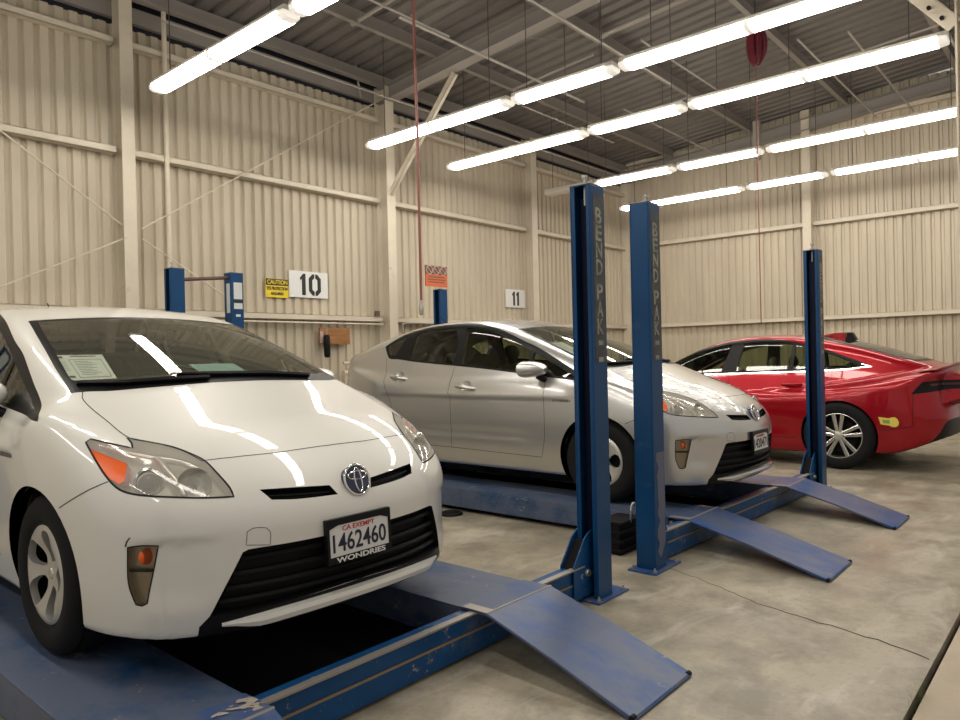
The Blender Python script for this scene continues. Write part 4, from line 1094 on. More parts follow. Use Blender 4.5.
    # chrome line behind the rear quarter pane is paint-bright; door handles
    for door, (y, z) in ((fd, (2.222, .862)), (rd, (3.125, .940))):
        c = cm.on([(y, z)], 'side')[0]
        for k, sgn in enumerate((1, -1)):
            mb = MB(); mb.tube([(sgn*(c[0]-.004), y-.115, z-.012), (sgn*(c[0]+.026), y-.085, z-.008), (sgn*(c[0]+.032), y, z), (sgn*(c[0]+.026), y+.085, z+.010), (sgn*(c[0]-.004), y+.115, z+.013)], [.012, .015, .016, .015, .012], 8)
            h = mb.build('door_handle', pm, door[k], smooth=60)
        V, F, N = so.mesh('cup_front_door' if door is fd else 'cup_rear_door'); rim = cm.on([(y+.062*cos(a), z+.01+.046*sin(a)) for a in np.linspace(0, 2*pi, 48, endpoint=False)], 'side')
        rr_ = np.sqrt(((V[:, 1]-y)/.062)**2+((V[:, 2]-z-.01)/.046)**2); D_ = V-N*(.020*np.clip(1-rr_**2, 0, 1))[:, None]
        for k, sgn in enumerate((1, -1)):
            G = (D_, F) if sgn > 0 else mirror_geo(D_, F)
            mesh_obj('handle_cup', G[0], G[1], pm, door[k], smooth=60)
    # liner seen through the glass
    V, F, N = so.mesh('body', 'front_door', 'rear_door', 'surround'); ok = [f for f in F if V[list(f)][:, 2].mean() > .55 and .9 < V[list(f)][:, 1].mean() < 4.2]
    use = sorted({i for f in ok for i in f}); mp = {u: i for i, u in enumerate(use)}
    put('cabin_lining', V[use]-N[use]*.03, [tuple(mp[i] for i in f)[::-1] for f in ok], -N[use], 'liner', root)
    put('underbody', *so.mesh('under'), 'underbody', root)
    for cy in (.902, 3.60):
        _, (v, f) = arch_parts(cm, cy, .315, .352); put('wheel_well', v, f, None, 'underbody', root, 'lr')
    # cabin
    mb = MB().box(-.74, .74, 1.42, 4.15, .28, .34); mb.build('cabin_floor', 'cabin_dark', root)
    prof = [(.98, .95), (1.15, 1.015), (1.45, 1.035), (1.66, 1.02), (1.76, .93), (1.76, .75), (1.62, .55), (1.2, .55)]
    mb = MB().prism(prof, 'x', -.70, .70); mb.ball((.36, 1.66, .99), (.2, .14, .05), 16)
    mb.build('dashboard', 'cabin_dark', root, smooth=40)
    seat(root, .36, 2.42); seat(root, -.36, 2.42); seat(root, 0, 3.32, 1.25, .42, .55, .35, True)
    steering(root, .36, 1.98, .90)
    mb = MB().box(-.62, .62, 3.55, 4.2, .72, .76); mb.build('parcel_shelf', 'cabin_dark', root)
    mb = MB(); mb.ball((0, 1.80, 1.285), (.12, .02, .035), 14); mb.tube([(0, 1.80, 1.30), (0, 1.83, 1.36)], .01, 6); mb.build('rear_view_mirror', 'trim_black', root, smooth=60)
    # door mirrors
    for k, sgn in enumerate((1, -1)):
        V = []; F = []; n = 18; cx, cy, cz = .910, 1.44, 1.015
        for i, t in enumerate(np.linspace(0, 1, 9)):                       # front cap to the open glass end
            r = sqrt(max(0, 1-(1-t)**2)); yy = cy-.085+.15*t
            for q in range(n):
                a = 2*pi*q/n; sx = abs(cos(a))**.8*(1 if cos(a) > 0 else -1); sz = abs(sin(a))**.8*(1 if sin(a) > 0 else -1)
                V.append((sgn*(cx+.118*r*sx), yy+.035*(sx*r), cz+.066*r*sz))
        for i in range(8):
            for q in range(n): F.append((i*n+q, i*n+(q+1) % n, (i+1)*n+(q+1) % n, (i+1)*n+q))
        mo = mesh_obj('door_mirror', V, F, pm, root, smooth=60)
        g = MB().add(V[8*n:9*n], [tuple(range(n))]); g.build('mirror_glass', 'chrome', mo)
        st = MB().tube([(sgn*.795, 1.40, .915), (sgn*.835, 1.415, .935), (sgn*.87, 1.44, .965)], [.022, .022, .03], 10); st.build('mirror_stalk', 'trim_black', mo, smooth=50)
    # wipers
    for _, pts in ((0, [(.46, .955), (.20, .955), (-.10, .965), (-.24, .985)]), (1, [(-.12, .925), (-.30, .940), (-.50, .965), (-.655, 1.03)])):
        V = []
        for x, y in pts:
            q = cm.on([(abs(x), y)], 'top')[0]; V.append((x, q[1], q[2]+.016))
        mb = MB().tube(V, [.012, .014, .012, .006], 6); mb.tube([(v[0], v[1]+.012, v[2]-.006) for v in V], .007, 6)
        mb.build('wiper', 'trim_black', root, smooth=50)
    mb = MB().tube([(0, 3.20, PB.cab(3.2)-.01), (0, 3.26, PB.cab(3.2)+.05), (0, 3.34, PB.cab(3.2)+.13)], [.012, .006, .004], 8); mb.build('antenna', 'trim_black', root)
    # fender lettering
    V, F = text_geo('HYBRID', w=.17, h=.020, depth=.003, bold=.02)
    for sgn in (1, -1):
        qy = np.linspace(1.10, 1.32, 12); qx = cm.on([(a, .768) for a in qy], 'side')[:, 0]; yy = 1.215+sgn*V[:, 0]
        W = np.stack([sgn*(np.interp(yy, qy, qx)+.002-V[:, 1]), yy, .768+V[:, 2]], 1)
        mesh_obj('fender_lettering', W, F, 'badge_grey', root)
    # wheels
    holes = []
    for k in range(5):
        a = 2*pi*k/5+pi/2+.62; pts = [(.048, .004), (.080, .038), (.125, .062), (.162, .058), (.178, .022), (.174, -.016), (.150, -.036), (.105, -.038), (.070, -.024)]
        holes.append([(p[0]*cos(a)-p[1]*sin(a), p[0]*sin(a)+p[1]*cos(a)) for p in pts])
    fv, ff = disc_cut(holes, .022, .196, lambda r, a: .072+.030*sstep(r, .06, .17)-.012*sstep(r, .175, .196))
    for wi, (sx, y) in enumerate(((1, .900), (-1, .900), (1, 3.60), (-1, 3.60))):
        w = empty('wheel'); w.parent = root; w.location = (sx*.742, y, .316)
        if sx < 0: w.rotation_euler.z = pi
        t = tire(.3165, .195, .20); t.build('tire', 'rubber', w, smooth=40)
        rm = mesh_obj('rim', fv, ff, 'alloy', w, smooth=38); rm.rotation_euler.x = .3
        mb = MB().lathe([(.199, -.09), (.196, .085), (.200, .098), (.190, .090)], axis='x', n=48); mb.build('rim_barrel', 'trim_matte', w, smooth=40)
        mb = MB().lathe([(0, .02), (.13, .02), (.135, .0), (.19, -.02), (.19, -.08), (0, -.08)], axis='x', n=32); mb.build('brake_drum', 'underbody', w, smooth=40)
        mb = MB().lathe([(.0, .078), (.018, .078), (.026, .070), (.026, .06)], axis='x', n=24); mb.build('hub_cap', 'alloy_bright', w, smooth=40)
    return root
def licence_plate(root, body, digits, line, zc, yoff=-.012):
    p = empty('licence_plate'); p.parent = root; p.location = (-.015, yoff, zc); p.rotation_euler.x = radians(-3)
    mb = MB(); mb.box(-.155, .155, -.004, .004, -.078, .078); mb.build('plate', 'plate_white', p)
    fr = MB(); fr.box(-.160, .160, -.008, .014, .058, .084); fr.box(-.160, .160, -.008, .014, -.086, -.060); fr.box(-.160, -.147, -.008, .014, -.06, .06); fr.box(.147, .160, -.008, .014, -.06, .06)
    for sx in (-1, 1): fr.prism([(sx*.15, .06), (sx*.10, .06), (sx*.15, .045)], 'y', -.008, .0)
    fr.build('plate_frame', 'trim_black', p, bevel=.002)
    V, F = text_geo(digits, w=.265, h=.070, depth=.002, bold=.01); mesh_obj('registration', V+np.array((0, -.004, -.010)), F, 'plate_navy', p)
    V, F = text_geo('CA EXEMPT', w=.16, h=.018, depth=.002, bold=.01); mesh_obj('heading', V+np.array((-.005, -.004, .043)), F, 'plate_red', p)
    if line:
        V, F = text_geo(line, w=.245, h=.020, depth=.002, bold=.02); mesh_obj('frame_lettering', V+np.array((0, -.008, -.073)), F, 'sign_white', p)
    return p
def repaint(root, old, new):
    """a copy of the car with its own meshes in another paint"""
    for ch in root.children_recursive:
        if ch.type == 'MESH' and M[old].name in [s.name for s in ch.data.materials if s]:
            ch.data = ch.data.copy()
            for i, s_ in enumerate(ch.data.materials):
                if s_ and s_.name == old: ch.data.materials[i] = M[new]
white = make_hatchback('paint_white')
white.location = (1.838, 2.24, .2)
silver = copy_tree(white); silver.location = (5.545, 2.0, .2)
repaint(silver, 'paint_white', 'paint_silver')
q_ = CarMaker.on(type('Q', (), {'b': PB})(), [(.770, .500), (.768, .518), (.762, .532)], 'front'); MB().tube([(-p[0], p[1]-.001, p[2]) for p in q_], .0022, 5).build('bumper_scuff', 'trim_matte', white)
tag(white, 'white hatchback car nearest the camera, nose towards us on the first blue lift', 'car')
tag(silver, 'silver grey hatchback car on the second blue lift, behind the two posts', 'car')
licence_plate(white, PB, '1462460', 'WONDRIES', .437)
licence_plate(silver, PB, '1420471', None, .437)
# ---------------------------------------------------------------- the red sedan, seen from its rear left
SB = Sedan()
def make_sedan(pm):
    cm = CarMaker(SB, .036); so = cm.soup
    HY = 3.855
    wind = [(0, 1.02), (.3, 1.05), (.60, 1.18), (.71, 1.36), (.635, 1.9), (.555, 2.30), (.3, 2.25), (0, 2.24), (-.3, 2.25), (-.3, 1.05)]
    so.cut('frit', wind, 'top', ('body',)); so.cut('pane', [(0, 1.10), (.3, 1.13), (.57, 1.24), (.655, 1.38), (.60, 1.88), (.52, 2.25), (.3, 2.21), (0, 2.20), (-.3, 2.21), (-.3, 1.13)], 'top', ('frit',))
    rg = [(0, 3.52), (.35, 3.54), (.475, 3.60), (.50, 3.75), (.50, 4.1), (.47, 4.42), (.42, 4.55), (.2, 4.60), (0, 4.61), (-.3, 4.60), (-.3, 3.54)]
    so.cut('rear_frit', rg, 'top', ('body',)); so.cut('rear_pane', [(0, 3.60), (.35, 3.62), (.43, 3.67), (.455, 3.78), (.455, 4.1), (.425, 4.40), (.38, 4.50), (.2, 4.545), (0, 4.55), (-.3, 4.545), (-.3, 3.62)], 'top', ('rear_frit',))
    so.cut('front_bumper', [(.50, .60), (.35, .66), (.10, .72), (-.3, .72), (-.3, .05), (.56, .05), (.58, .4)], 'side', ('body',), smooth=False)
    so.cut('rear_bumper', [(4.575, .835), (4.562, .497), (4.25, .43), (4.20, .30), (4.19, .05), (5.3, .05), (5.3, .84)], 'side', ('body',), smooth=False)
    tail = [(4.552, .832), (4.60, .90), (4.645, .957), (4.77, .968), (5.2, .975), (5.2, .885), (4.86, .876), (4.737, .855), (4.60, .836)]
    so.cut('tail_lamp', tail, 'side', ('body', 'rear_bumper'), corner=30)
    val = [(4.66, .290), (4.73, .36), (4.785, .44), (4.82, .52), (4.87, .565), (5.3, .59), (5.3, .05), (4.55, .05), (4.57, .265)]
    so.cut('rear_valance', val, 'side', ('rear_bumper', 'body'), corner=50)
    fdoor = [(1.62, .93), (1.58, .7), (1.62, .32), (2.62, .30), (2.64, .6), (2.60, 1.06), (2.1, 1.03)]
    rdoor = [(2.602, 1.06), (2.642, .6), (2.624, .30), (3.42, .32), (3.47, .45), (3.56, .66), (3.70, .85), (3.755, .985), (3.72, 1.08), (3.0, 1.1)]
    so.cut('front_door', fdoor, 'side', smooth=False); so.cut('rear_door', rdoor, 'side', smooth=False)
    dlo = [(1.28, .965), (1.55, 1.085), (1.85, 1.225), (2.15, 1.345), (2.5, 1.43), (2.75, 1.45), (3.006, 1.458), (3.292, 1.422), (3.414, 1.386), (3.660, 1.318), (3.856, 1.240), (4.016, 1.178), (4.125, 1.128), (4.108, 1.108), (3.871, 1.094), (3.682, 1.084), (3.455, 1.074), (3.183, 1.068), (2.77, 1.055), (2.42, 1.045), (2.0, 1.025)]
    so.cut('surround', dlo, 'side', ('body', 'front_door', 'rear_door'), corner=40)
    fg = [(1.42, .99), (1.58, 1.065), (1.87, 1.20), (2.17, 1.318), (2.5, 1.400), (2.585, 1.412), (2.50, 1.072), (2.0, 1.045)]
    rgl = [(2.735, 1.420), (3.0, 1.430), (3.20, 1.412), (3.30, 1.392), (3.292, 1.10), (2.95, 1.082), (2.68, 1.078)]
    bq = [(3.335, 1.380), (3.42, 1.356), (3.66, 1.293), (3.84, 1.218), (3.98, 1.155), (4.03, 1.122), (3.87, 1.112), (3.68, 1.104), (3.33, 1.098)]
    for nm, pl in (('glass_f', fg), ('glass_r', rgl), ('glass_b', bq)): so.cut(nm, pl, 'side', ('surround',), corner=30)
    for cy in (.96, HY): so.cut('hole', circle(cy, .365, .392), 'side', ('body', 'front_bumper', 'rear_bumper', 'front_door', 'rear_door'), smooth=False)
    so.cut('lamp', [(.42, .66), (.60, .72), (.78, .74), (.93, .80), (.93, .72), (.78, .66), (.5, .61)], 'front', ('body', 'front_bumper'))
    so.cut('grille', [(0, .50), (.45, .52), (.62, .44), (.72, .22), (0, .20), (-.3, .2), (-.3, .5)], 'front', ('front_bumper', 'body'), corner=30)
    under = [(-1, -1), (6, -1)]+[(y, float(.155+.035*sstep(y, 4.08, 4.25)+.20*sstep(y, 4.28, 4.98)+.012)) for y in (6, 5, 4.9, 4.8, 4.7, 4.6, 4.5, 4.4, 4.3, 4.25, 4.2, 4.15, 4.1, 4.05, -1)]
    so.cut('under', under, 'side', ('body', 'front_bumper', 'rear_bumper', 'rear_valance'), smooth=False, facing=-2)
    nf = []
    for vs, t in so.f:
        A = np.array(vs); c = A.mean(0)
        if t == 'under':
            t = 'hole' if c[0] > .5 and min(abs(c[1]-.96), abs(c[1]-HY)) < .40 else 'under'
        nf.append((vs, t))
    so.f = nf
    root = empty('sedan_car')
    V, F, N = so.mesh('body'); parts = [(V, F, N, 0)]
    lines = [([(1.62, .98), (1.58, .7), (1.62, .32), (2.62, .30)], 'side'), ([(2.602, 1.04), (2.642, .6), (2.624, .30), (3.42, .32)], 'side'), ([(3.74, 1.04), (3.755, .985), (3.70, .85), (3.56, .66), (3.47, .47)], 'side'), ([(4.570, .83), (4.562, .497), (4.26, .44)], 'side'),
             ([(.10, .94), (.60, 1.2), (.75, 1.3)], 'top'), ([(.60, 4.50), (.57, 4.66), (.56, 4.86)], 'top')]
    for pts, view in lines:
        P = cm.line(pts, view); P = P[P[:, 0] > -1e-3]; v, f, n = cm.ribbon(P, .006); parts.append((v, f, n, 1))
    for cy in (.96, HY):
        (v, f), _ = arch_parts(cm, cy, .365, .392); parts.append((v, f, np.array([(0, -(q[1]-cy), -(q[2]-.365)) for q in v])/.392, 0))
    allV = np.concatenate([p[0] for p in parts]); allN = np.concatenate([p[2] for p in parts]); allF = []; mi = []; n = 0
    for p in parts: allF += [tuple(i+n for i in q) for q in p[1]]; mi += [p[3]]*len(p[1]); n += len(p[0])
    put('body_shell', allV, allF, allN, [pm, 'gap_black'], root, mi=mi)
    put('front_bumper', *so.mesh('front_bumper'), pm, root); rb = put('rear_bumper', *so.mesh('rear_bumper'), pm, root)[0]
    put('rear_valance', *so.mesh('rear_valance'), 'trim_black', rb)
    g = so.mesh('grille'); put('lower_grille', g[0]-g[2]*.002, g[1], g[2], 'trim_matte', root)
    put('headlamp', *so.mesh('lamp'), 'lamp_projector', root, 'lr')
    tl = put('tail_lamp', *so.mesh('tail_lamp'), 'trim_black', root)[0]
    q = cm.line([(0, .932), (.3, .932), (.6, .928), (.74, .924)], 'rear'); qn = SB.normals(q); v, f, n = cm.ribbon(q, .022, .002); v[:, 0] = np.where(np.abs(v[:, 0]) < .004, 0, v[:, 0]); put('light_bar', v, f, n, 'red_lens_dark', tl)
    put('windshield', *so.mesh('pane'), 'glass_windshield', root); put('windshield_frame', *so.mesh('frit'), 'trim_black', root)
    put('rear_window', *so.mesh('rear_pane'), 'glass_dark', root); put('rear_window_frame', *so.mesh('rear_frit'), 'trim_black', root)
    fd = put('front_door', *so.mesh('front_door'), pm, root, 'lr'); rd = put('rear_door', *so.mesh('rear_door'), pm, root, 'lr')
    sur = put('window_surround', *so.mesh('surround'), 'trim_black', root, 'lr')
    def paned(nm, reg, par):
        a = so.mesh(reg); mesh_obj(nm, a[0]-a[2]*.004, a[1], 'glass_side', par[0], a[2]); w = mirror_geo(*a); mesh_obj(nm, w[0]-w[2]*.004, w[1], 'glass_side', par[1], w[2])
    paned('window_pane', 'glass_f', fd); paned('window_pane', 'glass_r', rd); paned('quarter_pane', 'glass_b', sur)
    # bright strip under the side windows, widening behind the quarter pane
    P = cm.line([(2.0, 1.020), (2.42, 1.040), (2.77, 1.050), (3.183, 1.063), (3.455, 1.068), (3.70, 1.080), (3.90, 1.092), (4.02, 1.106)], 'side'); v, f, n = cm.ribbon(P, .016, .002)
    P2 = cm.line([(4.02, 1.110), (4.135, 1.118), (4.03, 1.150)], 'side', .01, 80); v2, f2, n2 = cm.ribbon(P2, .014, .002)
    put('chrome_strip', np.concatenate([v, v2]), f+[tuple(i+len(v) for i in q) for q in f2], np.concatenate([n, n2]), 'chrome', root, 'lr')
    # lip spoiler, roof fin
    V = []; F = []; ws = np.linspace(0, .70, 12)
    for x in ws:
        y0 = 4.835-SB.rx(np.array(x))*.9; z0 = 1.118-.10*x*x
        for dy, dz in ((-.20, -.012), (-.06, .012), (.035, .030), (.04, .018), (-.01, -.02)): V.append((x, y0+dy*(1 if x < .66 else .6), z0+dz*(1 if x < .66 else .5)))
    for i in range(len(ws)-1):
        for k in range(4): F.append((i*5+k, (i+1)*5+k, (i+1)*5+k+1, i*5+k+1))
    put('lip_spoiler', np.array(V), F, None, pm, root)
    fin = MB(); z0 = float(SB.cab(3.45)); prof = [(3.40, z0-.03), (3.46, z0+.006), (3.60, z0+.03), (3.72, z0+.035), (3.74, z0-.07), (3.45, z0-.07)]
    fin.prism(prof, 'x', -.05, .05); fo = fin.build('roof_fin', pm, root, smooth=40, bevel=.006); MB().prism([(3.742, z0+.035), (3.80, z0+.03), (3.85, z0-.06), (3.742, z0-.07)], 'x', -.05, .05).build('fin_end', 'trim_black', fo, bevel=.004)
    for k, sgn in enumerate((1, -1)):
        for door, (y, z) in ((fd, (2.42, .905)), (rd, (3.345, .925))):
            c = cm.on([(y, z)], 'side')[0]
            mb = MB(); mb.tube([(sgn*(c[0]-.004), y-.115, z-.004), (sgn*(c[0]+.026), y-.085, z-.002), (sgn*(c[0]+.032), y, z), (sgn*(c[0]+.026), y+.085, z+.003), (sgn*(c[0]-.004), y+.115, z+.004)], [.010, .013, .014, .013, .010], 8)
            mb.build('door_handle', pm, door[k], smooth=60)
        mo = MB(); mo.ball((sgn*1.0, 1.82, 1.06), (.11, .075, .065), 16); mo.tube([(sgn*.83, 1.78, .99), (sgn*.93, 1.80, 1.03)], .025, 8); mo.build('door_mirror', pm, root, smooth=60)
    # fuel sticker, rear plate
    e = [(4.258, .580), (4.27, .515)]
    P = cm.on([(4.256, .590), (4.276, .512), (4.355, .502), (4.375, .490), (4.41, .486), (4.438, .505), (4.445, .54), (4.43, .575), (4.405, .592), (4.375, .588), (4.355, .578)], 'side'); N = SB.normals(P)
    mesh_obj('yellow_sticker', P+N*.002, [tuple(range(len(P)))], 'yellow_sticker', root, N)
    P = cm.on([(4.29, .562), (4.30, .525), (4.36, .522), (4.36, .560)], 'side'); N = SB.normals(P); mesh_obj('sticker_print', P+N*.0035, [(0, 1, 2, 3)], 'sticker_green', root, N)
    pl = empty('licence_plate'); pl.parent = root; c = cm.on([(0, .78)], 'rear')[0]; pl.location = (0, c[1]+.012, .775)
    mb = MB().box(-.155, .155, -.004, .004, -.078, .078); mb.build('plate', 'plate_white', pl)
    fr = MB(); fr.box(-.170, .170, -.01, .012, .065, .085); fr.box(-.170, .170, -.01, .012, -.085, -.065); fr.box(-.170, -.150, -.01, .012, -.07, .07); fr.box(.150, .170, -.01, .012, -.07, .07); fr.build('plate_frame', 'chrome', pl, bevel=.002)
    V, F, N = so.mesh('body', 'front_door', 'rear_door', 'surround'); ok = [f for f in F if V[list(f)][:, 2].mean() > .55 and 1.2 < V[list(f)][:, 1].mean() < 4.3]
    use = sorted({i for f in ok for i in f}); mp = {u: i for i, u in enumerate(use)}
    put('cabin_lining', V[use]-N[use]*.03, [tuple(mp[i] for i in f)[::-1] for f in ok], -N[use], 'cabin_grey', root)
    put('underbody', *so.mesh('under'), 'underbody', root)
    for cy in (.96, HY):
        _, (v, f) = arch_parts(cm, cy, .365, .392); put('wheel_well', v, f, None, 'underbody', root, 'lr')
    mb = MB().box(-.78, .78, 1.5, 4.3, .28, .34); mb.build('cabin_floor', 'cabin_dark', root)
    prof = [(1.3, .90), (1.5, .94), (1.95, .96), (2.08, .92), (2.0, .6), (1.4, .55)]
    mb = MB().prism(prof, 'x', -.72, .72); mb.build('dashboard', 'cabin_dark', root, smooth=40)
    seat(root, .38, 2.72, z=.38, back=.66); seat(root, -.38, 2.72, z=.38, back=.66); seat(root, 0, 3.58, 1.3, .40, .56, .4, True); steering(root, .38, 2.26, .86)
    mb = MB().box(-.60, .60, 3.85, 4.45, .86, .90); mb.build('parcel_shelf', 'cabin_dark', root)
    # wheels: five forked spokes
    for wi, (sx, y) in enumerate(((1, .96), (-1, .96), (1, HY), (-1, HY))):
        w = empty('wheel'); w.parent = root; w.location = (sx*.835, y, .369)
        if sx < 0: w.rotation_euler.z = pi
        tire(.3695, .243, .235).build('tire', 'rubber', w, smooth=40)
        mb = MB().lathe([(.248, -.10), (.244, .095), (.249, .112), (.240, .114), (.234, .100), (.230, -.10)], axis='x', n=56); mb.build('rim', 'alloy_bright', w, smooth=40)
        mb = MB().lathe([(.0, .03), (.18, .03), (.185, .01), (.235, -.03), (.235, -.1), (0, -.1)], axis='x', n=32); mb.build('brake_disc', 'underbody', w, smooth=40)
        for k in range(5):
            a = 2*pi*k/5+.3; mb = MB()
            for da in (-.20, .20):
                p0 = np.array((.085, .045*cos(a+da*1.5), .045*sin(a+da*1.5))); p1 = np.array((.108, .238*cos(a+da), .238*sin(a+da))); d = p1-p0; t = np.array((0, -d[2], d[1])); t /= np.linalg.norm(t)
                V = []
                for p, hw in ((p0, .017), (p1, .021)):
                    V += [p-t*hw, p-t*hw*.45+np.array((.008, 0, 0)), p+t*hw*.45+np.array((.008, 0, 0)), p+t*hw, p+t*hw*.9-np.array((.04, 0, 0)), p-t*hw*.9-np.array((.04, 0, 0))]
                mb.add(V, [(k_, (k_+1) % 6, (k_+1) % 6+6, k_+6) for k_ in range(6)])
            mb.build('spoke', 'alloy_bright', w)
        mb = MB().lathe([(.0, .098), (.026, .096), (.05, .088), (.062, .07), (.062, .04)], axis='x', n=30); mb.build('hub_cap', 'alloy', w, smooth=40)
    return root
red = make_sedan('paint_red'); red.location = (9.48, 6.08, 0); red.rotation_euler.z = pi
tag(red, 'glossy red sedan car parked on the floor at the far right, tail towards us', 'car')
# ---------------------------------------------------------------- signs
def board(name, c, w, h, mat, label, cat, back=.012, group=None):
    t = empty(name, c, 0, label, cat, group); MB().box(-w/2, w/2, 0, back, -h/2, h/2).build('panel', mat, t, bevel=.002); return t
def letters(t, txt, x, z, mat, w=None, h=None, bold=0., nm='lettering', y=0.):
    V, F = text_geo(txt, w, h, .003, bold); return mesh_obj(nm, V+np.array((x, y-.0005, z)), F, mat, t)
def stencil(t, polys, x, z, k, mat='sign_black'):
    for p in polys:
        MB().prism([(x+u*k, z+v*k) for u, v in p], 'y', -.004, -.0005).build('stencil_digit', mat, t)
ONE = [[(-.10, -.5), (.10, -.5), (.10, .5), (-.02, .5), (-.20, .32), (-.20, .18), (-.10, .26)]]
ZERO = [[(-.03, -.5), (-.03, -.32), (-.15, -.22), (-.15, .22), (-.03, .32), (-.03, .5), (-.14, .5), (-.34, .3), (-.34, -.3), (-.14, -.5)], [(.03, -.5), (.14, -.5), (.34, -.3), (.34, .3), (.14, .5), (.03, .5), (.03, .32), (.15, .22), (.15, -.22), (.03, -.32)]]
t = board('bay_sign', (5.41, 7.475, 2.268), .575, .325, 'sign_white', 'white sign with black number 10 on the left wall', 'sign')
stencil(t, ONE, -.078, 0, .265); stencil(t, ZERO, .088, 0, .265)
t = board('caution_sign', (4.955, 7.478, 2.20), .315, .225, 'sign_yellow', 'yellow caution sign with black lettering beside the number 10 sign', 'sign')
MB().box(-.155, .155, -.002, 0, .032, .110).build('header_band', 'sign_black', t); letters(t, 'CAUTION', 0, .072, 'sign_yellow', .28, .052, .02, y=-.002)
letters(t, 'EYE PROTECTION', 0, -.004, 'sign_black', .285, .040, .03); letters(t, 'REQUIRED', 0, -.068, 'sign_black', .17, .038, .03)
t = board('bay_sign', (9.58, 7.475, 2.285), .52, .30, 'sign_white', 'white sign with black number 11 on the left wall, beyond the silver car', 'sign')
stencil(t, ONE, -.045, 0, .235); stencil(t, ONE, .065, 0, .235)
t = board('warning_sign', (6.86, 6.672, 2.40), .41, .275, 'sign_brown', 'brown and orange warning sign fixed to the top of a blue post', 'sign')
MB().box(-.205, .205, -.002, 0, -.1375, .02).build('lower_field', 'sign_orange', t)
for x in (-.13, .0, .13):
    m = MB(); m.tube([(x+.055*cos(a), -.004, .078+.055*sin(a)) for a in np.linspace(0, 2*pi, 25)], .005, 5, False); m.tube([(x-.04, -.004, .118), (x+.04, -.004, .038)], .005, 5); m.build('prohibition_ring', 'sign_pale', t)
for z, w in ((-.012, .30), (-.045, .34), (-.078, .30)): MB().box(-w/2, w/2, -.0035, -.002, z-.008, z+.008).build('text_line', 'sign_brown', t)
t = empty('wooden_board', (5.74, 7.40, 1.628), 0, 'orange-brown wooden board on the left wall below the girt', 'board')
MB().box(-.235, .235, 0, .03, -.105, .105).build('plank', 'wood_board', t, bevel=.003); MB().box(-.235, -.19, -.004, 0, -.09, .06).build('metal_strip', 'sign_pale', t)
t = empty('hanging_handle', (5.565, 7.345, 1.50), 0, 'black foam-covered handle hanging in front of the wooden board', 'handle')
MB().lathe([(0, -.145), (.03, -.14), (.04, -.11), (.04, .11), (.03, .14), (0, .145)], (0, 0, 0), 'z', 14).build('grip', 'black_part', t, smooth=60)
MB().tube([(0, 0, .14), (.005, 0, .23)], .006, 6).build('hook', 'bolt', t)
t = empty('pipe_rack', (5.95, 7.26, 1.20), 0, 'pale lengths of pipe lying along the left wall behind the silver car', 'pipe')
MB().tube([(-.2, 0, .08), (.52, 0, .10)], .02, 8).build('upper_pipe', 'steel_paint', t); MB().tube([(-.2, 0, -.04), (.52, 0, -.03)], .03, 8).build('lower_pipe', 'steel_paint', t)
MB().box(-.22, .54, -.05, .02, -1.2, -.07).build('stand', 'wall_sheet', t)
# ---------------------------------------------------------------- hoses and cords from the roof
t = empty('air_hose', (4.43, 4.5, 1.70), 0, 'reddish air hose hanging straight from the roof between the white and silver cars', 'hose')
zt = zd(4.5)-1.70
MB().tube([(-.02, 0, zt), (-.015, 0, zt*.7), (.0, 0, zt*.4), (0, 0, .12)], .012, 8).build('hose', 'hose_red', t, smooth=60)
MB().lathe([(0, 0), (.016, 0), (.022, .03), (.022, .07), (.017, .09), (.017, .13), (0, .13)], (0, 0, 0), 'z', 12).build('coupling', 'bolt', t, smooth=40)
t = empty('coiled_cord', (8.45, 3.0, 4.62), 0, 'maroon bundle of coiled cord hanging from the roof above the red car', 'cord')
rg_ = random.Random(5); m = MB()
for k in range(16):
    a = 1.9+rg_.uniform(-.45, .45); w = rg_.uniform(.02, .08); h = rg_.uniform(.19, .235); ox = rg_.uniform(-.03, .03); oy = rg_.uniform(-.03, .03)
    m.tube([(ox+w*cos(q)*cos(a), oy+w*cos(q)*sin(a)*1.3, .24+h*sin(q)) for q in np.linspace(0, 2*pi, 22)], .016, 6, False)
m.build('loops', 'cord_maroon', t, smooth=60)
MB().tube([(0, 0, .40), (0, 0, zd(3.0)-4.62)], .01, 6).build('hanger', 'wire', t); MB().tube([(0, 0, .03), (-.01, 0, -1.3), (-.0, 0, -2.98)], .006, 6).build('drop_line', 'hose_red', t)
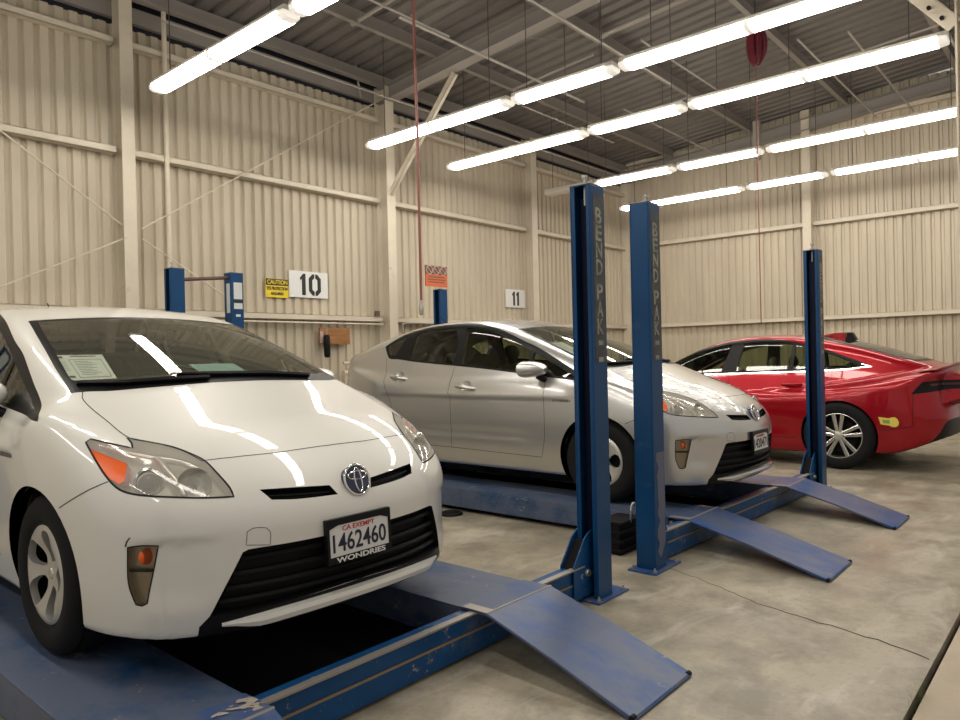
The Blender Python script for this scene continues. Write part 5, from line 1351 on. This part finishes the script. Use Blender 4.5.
# ---------------------------------------------------------------- papers behind the windscreens
def sheet(car, body, pts, mat, name, label, off=-.035, ink=True):
    """a sheet leaning behind the glass; corners on the windscreen in the car's own frame"""
    loc = np.array(car.location)
    P = np.array([(x, y, float(body.cab(y)-body.ccrown(y)*x*x)) for x, y in pts]); n = np.cross(P[1]-P[0], P[3]-P[0]); n /= np.linalg.norm(n)
    if n[2] < 0: n = -n
    P = P+n*off; c = P.mean(0); c[2] = P[:, 2].min(); o = empty(name, tuple(c+loc), 0, label, 'paper'); Q = P-c
    V = np.concatenate([Q, Q-n*.001]); mesh_obj('sheet', V, [(0, 1, 2, 3), (7, 6, 5, 4)]+[(i, i+4, (i+1) % 4+4, (i+1) % 4) for i in range(4)], mat, o)
    if ink:
        def at(u, v): return (Q[0]*(1-u)+Q[1]*u)*(1-v)+(Q[3]*(1-u)+Q[2]*u)*v+n*.0012
        m = MB()
        def bar(u0, u1, v0, v1): m.add([at(u0, v0), at(u1, v0), at(u1, v1), at(u0, v1)], [(0, 1, 2, 3)])
        bar(.08, .20, .06, .14); bar(.35, .85, .05, .09); bar(.28, .92, .20, .215); bar(.28, .29, .20, .92); bar(.28, .92, .91, .925); bar(.91, .92, .20, .92)
        for k in range(9): bar(.36, .36+.45*(.6+.4*((k*7) % 5)/5), .28+k*.065, .295+k*.065)
        for k in range(5): bar(.06, .20, .30+k*.08, .31+k*.08)
        bar(.08, .2, .84, .92); m.build('print', 'paper_ink', o)
    return o
sheet(white, PB, [(-.615, 1.455), (-.410, 1.392), (-.458, 1.112), (-.645, 1.162)], 'paper', 'paper_sheet', 'printed pale green sheet leaning inside the windscreen of the white car')
sheet(silver, PB, [(-.56, 1.60), (-.36, 1.54), (-.40, 1.28), (-.58, 1.34)], 'paper', 'paper_sheet', 'pale sheet leaning inside the windscreen of the silver car')
t = empty('paper_folder', (1.838+.17, 2.24+1.27, 1.252), .15, 'teal sheet lying on the dashboard of the white car', 'paper'); MB().box(-.16, .12, -.14, .12, 0.02, .024).build('sheet', 'paper_teal', t)
t.rotation_euler.x = radians(24)
t = empty('paper_slip', (1.838+.53, 2.24+1.28, 1.236), .3, 'small white slip of paper at the right end of the white car dashboard', 'paper'); MB().box(-.07, .07, -.05, .05, .01, .013).build('slip', 'sign_white', t); MB().box(-.05, .03, -.03, .03, .013, .030).build('fold', 'sign_white', t); t.rotation_euler.x = radians(18)
# ---------------------------------------------------------------- floor bits
t = empty('floor_cap', (4.42, 4.19, 0), 0, 'small round black cap on the floor behind the nose of the white car', 'cap')
MB().lathe([(.10, 0), (.10, .012), (.08, .022), (0, .024)], (0, 0, 0), 'z', 24).build('rim', 'black_part', t, smooth=40); MB().lathe([(.055, .022), (.05, .03), (0, .032)], (0, 0, 0), 'z', 20).build('centre', 'trim_matte', t, smooth=40)
m = MB(); rg_ = random.Random(11)
for k in range(60):
    x = 3.12+rg_.gauss(0, .07); y = Y0+rg_.uniform(-.015, .02); h = rg_.uniform(.015, .05); a = rg_.uniform(0, 6.28); w = .003
    m.add([(x-w, y, -.03), (x+w, y, -.03), (x+cos(a)*h*.6, y+sin(a)*h*.6, -.03+h+.03)], [(0, 1, 2)])
o = m.build('weed', 'weed'); tag(o, 'tuft of small green weeds growing in the floor joint', 'weed', kind='stuff')
